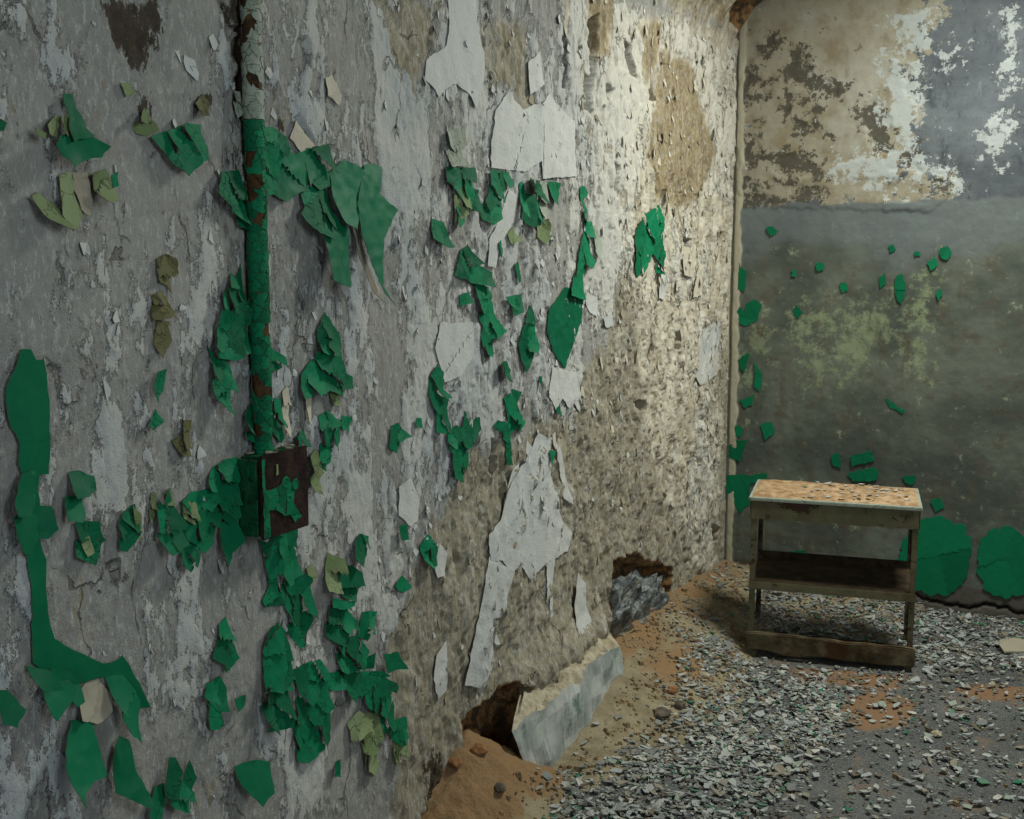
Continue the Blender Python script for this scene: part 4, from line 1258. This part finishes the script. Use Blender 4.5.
def chip_faces(k, off):
    F = []
    for q in range(k):
        q2 = (q + 1) % k
        F += [(off, off + 1 + q, off + 1 + q2), (off + 1 + q, off + 1 + k + q, off + 1 + k + q2), (off + 1 + q, off + 1 + k + q2, off + 1 + q2), (off + 1 + 2 * k, off + 1 + k + q2, off + 1 + k + q)]
    return F


# ------------------------------------------------------------------ conduit pipe
pipe = empty('conduit_pipe', (.022, PIPE_Y, 1.095))
tag(pipe, 'rusty upright conduit pipe with cracked green paint running into the wall box', 'pipe')
PR = .0165
bm = bmesh.new()
segs, lens = 20, 26
rings = []
for j in range(lens + 1):
    z = j * (2.12 - 1.095) / lens
    ring = []
    for i in range(segs):
        a = 2 * math.pi * i / segs
        r = PR * (1 + .03 * math.sin(3 * a + z * 40))
        ring.append(bm.verts.new((r * math.cos(a), r * math.sin(a), z)))
    rings.append(ring)
for j in range(lens):
    for i in range(segs):
        bm.faces.new((rings[j][i], rings[j][(i + 1) % segs], rings[j + 1][(i + 1) % segs], rings[j + 1][i]))
bm_obj('tube', bm, M['rust'], pipe, smooth=True)
rnd = random.Random(99)


def pipe_flakes(z0, z1, n, mat, drop, seed):
    rr = random.Random(seed)
    half = PR * 2.0
    vo, pcs = tri_pieces(np.array([(-half, z0), (half, z0), (half, z1), (-half, z1)]), n, .0062, rr, aspect=1.0)
    a0 = math.atan2(CAM[1] - PIPE_Y, CAM[0] - .022)
    for tr in pcs:
        if rr.random() < drop:
            continue
        used = np.unique(tr)
        c = vo[used].mean(0)
        lift = rr.uniform(.0003, .0022)
        sd = rr.random() * 30
        tilt = rr.uniform(-.10, .10)

        def hf(p):
            return PR + .0012 + lift + tilt * (p[:, 1] - c[1]) + .0012 * np.abs(perlin(p[:, 0] * 90 + sd, p[:, 1] * 90, 700))

        def place(p, h):
            th = a0 + p[:, 0] / PR
            return np.stack([h * np.cos(th), h * np.sin(th), p[:, 1]], -1)
        Vt, Ft, fm = shell(c + (vo - c) * .955, tr, hf, .0011, place)
        mesh_np('paint_flake', Vt, Ft, [mat, M['edge']], smooth=False, parent=pipe, fm=fm)


pipe_flakes(.61, .86, 42, PG, .22, 1)
pipe_flakes(.86, 1.02, 24, PG, .5, 4)
pipe_flakes(.30, .61, 58, G, .06, 2)
pipe_flakes(.0, .30, 60, G, .22, 3)

# ------------------------------------------------------------------ wall box
BX = empty('conduit_box', (0, 0, 0))
BX.location = (0, -3.262, .945)
tag(BX, 'dark iron box on the wall with green paint scraps at the foot of the pipe', 'electrical box')
bw_, bh_, bd_ = .137, .15, .060
bm = bmesh.new()
box(bm, .002, bd_ - .006, .004, bw_ - .004, .0, bh_, .007)
body = bm_obj('box_body', bm, M['boxgreen'], BX)
bm = bmesh.new()
box(bm, bd_ - .006, bd_, .0, bw_, -.004, bh_ + .004, .0015)
cov = bm_obj('cover_plate', bm, M['boxiron'], BX)


def ring_mesh(bm, c, R, r, nrm_x=True):
    n, m = 16, 6
    rr = []
    for i in range(n):
        a = 2 * math.pi * i / n
        q = []
        for j in range(m):
            b = 2 * math.pi * j / m
            rad = R + r * math.cos(b)
            q.append(bm.verts.new((c[0] + r * math.sin(b), c[1] + rad * math.cos(a), c[2] + rad * math.sin(a))))
        rr.append(q)
    for i in range(n):
        for j in range(m):
            bm.faces.new((rr[i][j], rr[(i + 1) % n][j], rr[(i + 1) % n][(j + 1) % m], rr[i][(j + 1) % m]))


for cy, cz, R in ((.066, .094, .009), (.093, .085, .009), (.074, .062, .006)):
    bm = bmesh.new()
    ring_mesh(bm, (bd_ + .002, cy, cz), R, .0028)
    bm_obj('screw_ring', bm, G, BX, smooth=True)


def box_scrap(poly, n, mat, seed):
    rr = random.Random(seed)
    vo, pcs = tri_pieces(np.array(poly), n, .006, rr, jit=.003)
    for tr in pcs:
        used = np.unique(tr)
        c = vo[used].mean(0)
        l0 = rr.uniform(.0003, .002)
        sd = rr.random() * 30

        def hf(p):
            return bd_ + .0012 + l0 + .002 * np.abs(perlin(p[:, 0] * 70 + sd, p[:, 1] * 70, 710))

        def place(p, h):
            return np.stack([h, p[:, 0], p[:, 1]], -1)
        Vt, Ft, fm = shell(c + (vo - c) * .97, tr, hf, .0011, place)
        mesh_np('paint_flake', Vt, Ft, [mat, M['edge']], parent=BX, fm=fm)


box_scrap([(.002, .09), (.02, .088), (.05, .092), (.06, .105), (.072, .096), (.085, .09), (.098, .098), (.104, .085), (.092, .07), (.088, .05), (.10, .035), (.112, .02), (.09, .012), (.075, .03), (.06, .03), (.04, .045), (.02, .05), (.006, .045)], 12, G, 3)
box_scrap([(.001, .0), (.018, .0), (.018, .044), (.008, .05), (.008, .148), (.0, .148)], 5, G, 4)
box_scrap([(.038, .112), (.046, .112), (.046, .132), (.04, .134)], 1, OL, 5)

rr2 = random.Random(81)
for q in range(9):
    v_, k_ = chip_verts(np.random.default_rng(400 + q), rr2.uniform(.008, .016), 1.0)
    ox, oy = rr2.uniform(.01, bd_ - .008), rr2.uniform(.012, bw_ - .012)
    o_ = mesh_np('plaster_crumb', v_ + [ox, oy, bh_ + rr2.uniform(.0, .004)], np.array(chip_faces(k_, 0)), M['beige'], smooth=False, parent=BX)
# flakes on the side of the box that faces the near end
rr = random.Random(8)
vo, pcs = tri_pieces(np.array([(.004, .0), (bd_ - .012, .0), (bd_ - .012, bh_ - .004), (.004, bh_ - .004)]), 9, .007, rr)
for tr in pcs:
    if rr.random() < .2:
        continue
    used = np.unique(tr)
    c = vo[used].mean(0)
    l0 = rr.uniform(.0003, .003)

    def hf(p):
        return .0012 + l0 + .002 * np.abs(perlin(p[:, 0] * 70, p[:, 1] * 70, 712))

    def place(p, h):
        return np.stack([p[:, 0], .004 - h, p[:, 1]], -1)
    Vt, Ft, fm = shell(c + (vo - c) * .97, tr, hf, .0011, place)
    mesh_np('paint_flake', Vt, Ft, [M['boxgreen'], M['edge']], parent=BX, fm=fm)

# ------------------------------------------------------------------ loose chips
DENSE = [[(545, 819), (560, 795), (600, 770), (650, 735), (680, 690), (670, 650), (700, 640), (740, 665), (800, 680), (840, 690), (830, 730), (790, 770), (740, 819)], [(715, 575), (760, 580), (860, 600), (1024, 620), (1260, 650), (1260, 700), (1024, 668), (920, 672), (912, 640), (760, 630), (715, 610)]]
DENSE = [fl(p) for p in DENSE]
BARE = fl([(590, 700), (640, 660), (665, 650), (690, 700), (670, 730), (620, 760), (580, 780)])


def dens(x, y):
    d = .17 + 0 * x
    for p in DENSE:
        d = np.maximum(d, .17 + .83 * sstep(-.10, .06, sdf(p, x, y)))
    d = d * (1 - .85 * sstep(-.03, .04, sdf(BARE, x, y)))
    d = d * (.35 + .65 * sstep(-.35, .35, fbm(x, y, 5, 3, 800)))
    return d * np.where((mound(x, y) > .01) & (x < .22), .25, 1.0)


def in_bench(x, y):
    c, s = math.cos(math.radians(9.5)), math.sin(math.radians(9.5))
    u = (x - .345) * c + (y + .895) * s
    v = -(x - .345) * s + (y + .895) * c
    return (u > -.03) & (u < .62) & (v > -.03) & (v < .05)


def scatter(n, seed, xr=(.02, 1.95), yr=(-2.95, -.01), f=dens, heaps=False):
    r = np.random.default_rng(seed)
    X, Y = np.empty(0), np.empty(0)
    while len(X) < n:
        x, y = r.uniform(*xr, 40000), r.uniform(*yr, 40000)
        # only the part of the floor that can be seen
        k = (r.random(40000) < f(x, y)) & (x < 1.95) & ~((x < .13) & (y < -1.5)) & ~in_bench(x, y)
        if not heaps:
            k &= ~((heap2(x, y) > .03) & (r.random(40000) < .85))
        X, Y = np.append(X, x[k]), np.append(Y, y[k])
    return X[:n], Y[:n]


NS = 19500
X, Y = scatter(NS, 21)
r = np.random.default_rng(22)
Zc = hfloor(X, Y)
VV, FF_, tone = [], [], []
off = 0
for x, yv, zc in zip(X, Y, Zc):
    L = r.choice([.005, .007, .010, .014, .020], p=[.3, .25, .2, .15, .1]) * r.uniform(.7, 1.3)
    v, k = chip_verts(r, L, 1.0)
    L *= 1.0 if dens(np.array([x]), np.array([yv]))[0] > .3 else .62
    a, t1, t2 = r.uniform(0, 6.28), r.normal(0, .16), r.normal(0, .16)
    ca, sa = math.cos(a), math.sin(a)
    w = v.copy()
    w[:, 0], w[:, 1] = v[:, 0] * ca - v[:, 1] * sa, v[:, 0] * sa + v[:, 1] * ca
    w[:, 2] = v[:, 2] + w[:, 0] * t1 + w[:, 1] * t2
    w[:, 2] += -w[:, 2].min() * .6 + r.uniform(0, .006)
    VV.append(w + [x, yv, zc])
    F = chip_faces(k, off)
    FF_ += F
    tone += [r.random()] * len(F)
    off += len(v)
lit = mesh_np('paint_litter', np.vstack(VV), np.array(FF_), M['chip'], dict(tone=np.array(tone)), smooth=False)
tag(lit, 'carpet of tiny grey and white paint scraps strewn over the floor', 'litter', kind='stuff')

M['crumbs'] = mat_simple('dirt_crumb', (.12, .075, .04), (.36, .27, .165), 8, .95, .5)


def heapdens(x, y):
    return np.where((mound(x, y) > .012) | (heap2(x, y) > .01), 1.0, .05) * (.25 + .75 * sstep(-.2, .3, fbm(x, y, 6, 3, 820)))


X, Y = scatter(3200, 61, f=heapdens, heaps=True)
Zc = hfloor(X, Y)
r = np.random.default_rng(62)
VV, FF_ = [], []
off = 0
for x, yv, zc in zip(X, Y, Zc):
    L = r.choice([.003, .0045, .007, .011], p=[.4, .3, .2, .1]) * r.uniform(.7, 1.3)
    k = 5
    a = (np.arange(k) + r.uniform(-.3, .3, k)) / k * 2 * np.pi
    lo = np.stack([np.cos(a) * L * r.uniform(.7, 1.1, k), np.sin(a) * L * r.uniform(.6, 1., k), np.full(k, -L * .3)], -1)
    hi = lo * [.7, .7, 0] + [0, 0, L * .5] + np.stack([0 * a, 0 * a, r.uniform(0, L * .4, k)], -1)
    VV.append(np.vstack([lo, hi, [[0, 0, L * .8]]]) + [x, yv, zc])
    for q in range(k):
        q2 = (q + 1) % k
        FF_ += [(off + q, off + q2, off + k + q2), (off + q, off + k + q2, off + k + q), (off + k + q, off + k + q2, off + 2 * k)]
    off += 2 * k + 1
crm = mesh_np('rubble_crumbs', np.vstack(VV), np.array(FF_), M['crumbs'], smooth=False)
tag(crm, 'loose brown mortar crumbs scattered over the dirt and rubble heaps', 'rubble', kind='stuff')

TONES = [('grey', .05), ('pale grey', .3), ('dark grey', .45), ('off white', .57), ('buff', .66), ('grey green', .76), ('brown', .84), ('cream white', .91), ('dull green', .96), ('bright green', .99)]
TP = np.array([.2, .18, .13, .1, .1, .08, .06, .07, .05, .03])
TPB = np.array([.10, .22, .0, .26, .18, .06, .04, .12, .01, .01])
protos = {}
r = np.random.default_rng(31)
for nm_, tv in TONES:
    for i in range(5):
        v, k = chip_verts(r, 1.0, 1.0)
        F = np.array(chip_faces(k, 0))
        me_o = mesh_np('paint_chip', v * .018, F, M['chip'], dict(tone=np.full(len(F), tv)), smooth=False)
        protos.setdefault(nm_, []).append(me_o.data)
        bpy.data.objects.remove(me_o)


def zone(x, y):
    if heap2(np.array([x]), np.array([y]))[0] > .01:
        return 'on the orange brick rubble', 'chips on the brick rubble'
    if y > -.58:
        return ('in the litter between the bench and end wall', 'chips behind the bench') if x < .95 else ('in the litter right of the bench', 'chips right of the bench')
    m = float(mound(np.array([x]), np.array([y]))[0])
    if m > .03:
        return ('on the dirt slope beside the skirting', 'chips on the dirt by the skirting') if y < -1.35 else ('on the dirt slope left of the bench', 'chips on the dirt left of the bench')
    if x > .92 and y > -1.25:
        return 'on bare floor right of the brick dust stain', 'chips right of the dust stain'
    if x > .75 and y > -1.7:
        return 'on bare floor in front of the dust stain', 'chips in front of the dust stain'
    if x < .62 and y < -1.9:
        return 'in the chip drift nearest the brick rubble', 'chips nearest the rubble'
    if x < .62 and y < -1.45:
        return 'in the chip drift in front of the skirting', 'chips in front of the skirting'
    if x < .75:
        return 'in the chip drift in front of the bench', 'chips in front of the bench'
    return 'on the dark floor nearest the viewer', 'chips on the near dark floor'


def dens2(x, y):
    return np.maximum(dens(x, y), .16) * np.where(y < -.6, 1, .5)


X, Y = scatter(232, 41, xr=(.02, 1.30), f=dens2)
Zc = hfloor(X, Y)
r = np.random.default_rng(42)


def put_chip(x, y, z, s, where, group, big=(1.0, 1.35), tp=TP):
    nm_ = TONES[int(r.choice(len(TONES), p=tp))][0]
    k = int(r.integers(5))
    o = bpy.data.objects.new('paint_chip', protos[nm_][k])
    COL.objects.link(o)
    o.location = (x, y, z)
    o.scale = (s, s, s * .8)
    o.rotation_euler = (r.normal(0, .10), r.normal(0, .10), r.uniform(0, 6.28))
    size = 'small' if s < big[0] else ('large' if s > big[1] else 'medium')
    tag(o, f'{size} {nm_} paint chip {where}', 'paint chip', f'{size} {nm_} {group}')


for x, yv, zc in zip(X, Y, Zc):
    lb, gp = zone(x, yv)
    put_chip(x, yv, zc + .0035, r.uniform(.75, 1.6) * (1.0 if dens(np.array([x]), np.array([yv]))[0] > .3 else .72), lb, gp)

# ------------------------------------------------------------------ steel bench
BA = math.radians(9.5)
bench = empty('work_bench', (.345, -.895, 0), BA)
tag(bench, 'small rusty olive steel bench with a shelf and a board at its foot', 'bench')
BW, BD, BH = .585, .345, .60


def sheet(name, parts, mat, bare=None, sub=0, warp=0.0):
    bm = bmesh.new()
    for p in parts:
        box(bm, *p[:6], p[6] if len(p) > 6 else .0015)
    if sub:
        bmesh.ops.subdivide_edges(bm, edges=[e for e in bm.edges if e.calc_length() > .12], cuts=sub, use_grid_fill=True)
    if warp:
        for v in bm.verts:
            v.co.z += warp * float(perlin(np.array([v.co.x * 9]), np.array([v.co.y * 5 + v.co.z * 30]), 750)[0])
            v.co.y += warp * float(perlin(np.array([v.co.x * 7 + 9]), np.array([v.co.z * 30]), 751)[0])
    o = bm_obj(name, bm, mat, bench)
    if bare is not None:
        a = o.data.attributes.new('bare', 'FLOAT', 'POINT')
        co = np.empty(len(o.data.vertices) * 3, np.float32)
        o.data.vertices.foreach_get('co', co)
        a.data.foreach_set('value', np.array(bare(co.reshape(-1, 3)), np.float32))
    return o


AP = .078
sheet('bench_top', [(-.006, BW + .006, -.006, BD + .006, BH - .012, BH, .002)], M['palegr'])
# apron with its ragged chipped lower edge


def apron(name, p0, p1, inward, seed):
    bm = bmesh.new()
    n = 80
    rows = []
    for i in range(n + 1):
        u = i / n
        x, yv = p0[0] + (p1[0] - p0[0]) * u, p0[1] + (p1[1] - p0[1]) * u
        rag = .004 * perlin(np.array([u * 22.0]), np.array([seed * 1.0]), 760)[0] - .002 + .006 * max(0, perlin(np.array([u * 9.0]), np.array([seed * 2.0]), 761)[0])
        col_ = []
        for j in range(9):
            v = j / 8
            z = BH - .012 - v * (AP - .012) + rag * v
            col_.append(bm.verts.new((x, yv, z)))
        rows.append(col_)
    fs = []
    for i in range(n):
        for j in range(8):
            fs.append(bm.faces.new((rows[i][j], rows[i][j + 1], rows[i + 1][j + 1], rows[i + 1][j])))
    ex = bmesh.ops.extrude_face_region(bm, geom=fs)
    for e in ex['geom']:
        if isinstance(e, bmesh.types.BMVert):
            e.co += Vector((*inward, 0)) * .004
    o = bm_obj(name, bm, M['bench'], bench)
    a = o.data.attributes.new('bare', 'FLOAT', 'POINT')
    co = np.empty(len(o.data.vertices) * 3, np.float32)
    o.data.vertices.foreach_get('co', co)
    co = co.reshape(-1, 3)
    u = co[:, 0] / BW
    b = 1.5 * np.exp(-((u - .30) / .14) ** 2) * sstep(BH - .065, BH - .02, co[:, 2]) + .45 * np.exp(-((u - .88) / .1) ** 2) - .25
    a.data.foreach_set('value', b.astype(np.float32))
    return o


apron('apron', (0, 0), (BW, 0), (0, 1), 1)
apron('apron', (0, BD), (BW, BD), (0, -1), 2)
apron('apron', (0, 0), (0, BD), (1, 0), 3)
apron('apron', (BW, 0), (BW, BD), (-1, 0), 4)
zt = BH - .014
for cx, cy, sx, sy in ((.004, .004, 1, 1), (BW - .004, .004, -1, 1), (.004, BD - .004, 1, -1), (BW - .004, BD - .004, -1, -1)):
    def rng(a, b):
        return (min(a, b), max(a, b))
    w_ = .021 if cy < .1 else .018
    sheet('leg', [(*rng(cx, cx + sx * w_), *rng(cy, cy + sy * .004), .0, zt), (*rng(cx, cx + sx * .004), *rng(cy + sy * .004, cy + sy * w_), .0, zt)], M['bench'], bare=lambda c: 0 * c[:, 0] + (.12 if cy < .1 else .5))
mid = sheet('middle_shelf', [(.008, BW - .008, .006, BD - .006, .282, .287), (.004, BW - .004, -.002, .003, .258, .290), (.008, BW - .008, BD - .006, BD - .003, .262, .318)], M['benchdark'])
sheet('shelf_lip', [(.002, BW - .002, -.006, -.002, .258, .288)], M['bench'], bare=lambda c: 0 * c[:, 0] - .1)
sheet('foot_ledge', [(.01, BW - .01, .002, .060, .070, .078)], M['benchdark'])
sheet('foot_board', [(-.004, BW + .004, -.018, .002, .024, .094, .004)], M['board'], sub=14, warp=.010)

# brick dust and chips on its top
nu, nv = 60, 36
U, Wv = np.meshgrid(np.linspace(.004, BW - .004, nu), np.linspace(.012, BD - .004, nv), indexing='ij')
Hd = .006 + .004 * fbm(U, Wv, 14, 4, 770) + .0025 * fbm(U, Wv, 60, 2, 775)
ed = np.minimum(np.minimum(U - .004, BW - .004 - U), np.minimum(Wv - .012, BD - .004 - Wv))
Hd = np.clip(Hd, .0008, None) * sstep(-.002, .02, ed) + .0004
c_, s_ = math.cos(BA), math.sin(BA)


def bench_pt(u, v, z):
    return (.345 + u * c_ - v * s_, -.895 + u * s_ + v * c_, z)


i = np.arange(nu * nv).reshape(nu, nv)
FQ = np.stack([i[:-1, :-1], i[1:, :-1], i[1:, 1:], i[:-1, 1:]], -1).reshape(-1, 4)
P = np.stack([.345 + U * c_ - Wv * s_, -.895 + U * s_ + Wv * c_, BH + Hd], -1).reshape(-1, 3)
dustobj = mesh_np('brick_dust', P, FQ, M['dust'])
tag(dustobj, 'orange brick dust spread over the top of the steel bench', 'dust', kind='stuff')
for q in range(64):
    u, v = (r.beta(3, 1.6) * .56 + .01, r.uniform(.02, BD - .02))
    x, yv, z = bench_pt(u, v, BH + .011)
    put_chip(x, yv, z, r.uniform(.45, .95), 'on the dusty ' + ('left' if u < .2 else 'middle' if u < .39 else 'right') + ' part of the bench top', 'chips on the bench top', (.58, .8), TPB)

# ------------------------------------------------------------------ single stones and bits
def stone(name, x, y, sz, mat, label, cat, seed, flat=.6, dz=0):
    rr = np.random.default_rng(seed)
    bm = bmesh.new()
    bmesh.ops.create_icosphere(bm, subdivisions=2, radius=1)
    k = rr.uniform(.7, 1.2, 3)
    for v in bm.verts:
        n = 1 + .35 * float(perlin(np.array([v.co.x * 1.3 + seed]), np.array([v.co.y * 1.3 + v.co.z]), 780)[0])
        v.co = Vector((v.co.x * k[0] * n, v.co.y * k[1] * n, v.co.z * flat * n)) * sz
    o = bm_obj(name, bm, mat)
    z = float(hfloor(x, y)[0])
    o.location = (x, y, z + sz * flat * .45 + dz)
    o.rotation_euler = (0, 0, rr.uniform(0, 6))
    tag(o, label, cat)
    return o


for i, (px, py, sz, mt, lb) in enumerate([
    (662, 716, .026, 'stone', 'brown lump of mortar lying flat on the dirt heap slope'),
    (680, 708, .020, 'stone', 'round dark brown stone on the dirt heap beside a flat mortar lump'),
    (787, 782, .013, 'pebble', 'black pebble on the grey floor in front of the chip drift'),
    (930, 664, .020, 'stone', 'dark clod at the right foot of the steel bench'),
    (722, 597, .020, 'crumb', 'cream plaster crumb on the heap in the corner'),
    (936, 735, .015, 'crumb', 'pinkish crumb on the bare floor right of the orange stain'),
    (992, 686, .016, 'crumb', 'buff crumb on the rusty dust near the right edge'),
    (500, 775, .018, 'stone', 'small dark lump on the orange brick rubble'),
    (500, 742, .030, 'brickred', 'orange brick fragment at the mouth of the wall hole'),
    (478, 770, .024, 'brickred', 'rusty brick lump on the rubble heap below the wall hole'),
    (488, 752, .026, 'stone', 'grey brown stone lodged in the mouth of the wall hole'),
    (455, 800, .020, 'brickred', 'small brick crumb low on the orange rubble heap'),
    (704, 676, .018, 'crumb', 'cream plaster crumb among white chips on the dirt slope'),
    (672, 692, .020, 'brickred', 'orange brick crumb on the dirt slope above the mortar lump'),
]):
    p = at(px, py, 2, .0)
    for _ in range(6):
        p = at(px, py, 2, float(hfloor(p[0], p[1])[0]))
    stone('stone', p[0], p[1], sz, M[mt], lb, 'stone', 50 + i)

# flat pale shard at the right edge, orange flake on the brick dust stain
bm = bmesh.new()
pts = fl([(1000, 641), (1014, 640), (1030, 644), (1028, 653), (1004, 654), (999, 648)], .012)
vs = [bm.verts.new((p[0], p[1], 0.018 + .004 * (k % 3))) for k, p in enumerate(pts)]
f = bm.faces.new(vs)
ex = bmesh.ops.extrude_face_region(bm, geom=[f])
for e in ex['geom']:
    if isinstance(e, bmesh.types.BMVert):
        e.co.z -= .007
tag(bm_obj('plaster_shard', bm, M['beige']), 'large flat pale plaster shard on the litter by the end wall', 'plaster shard')
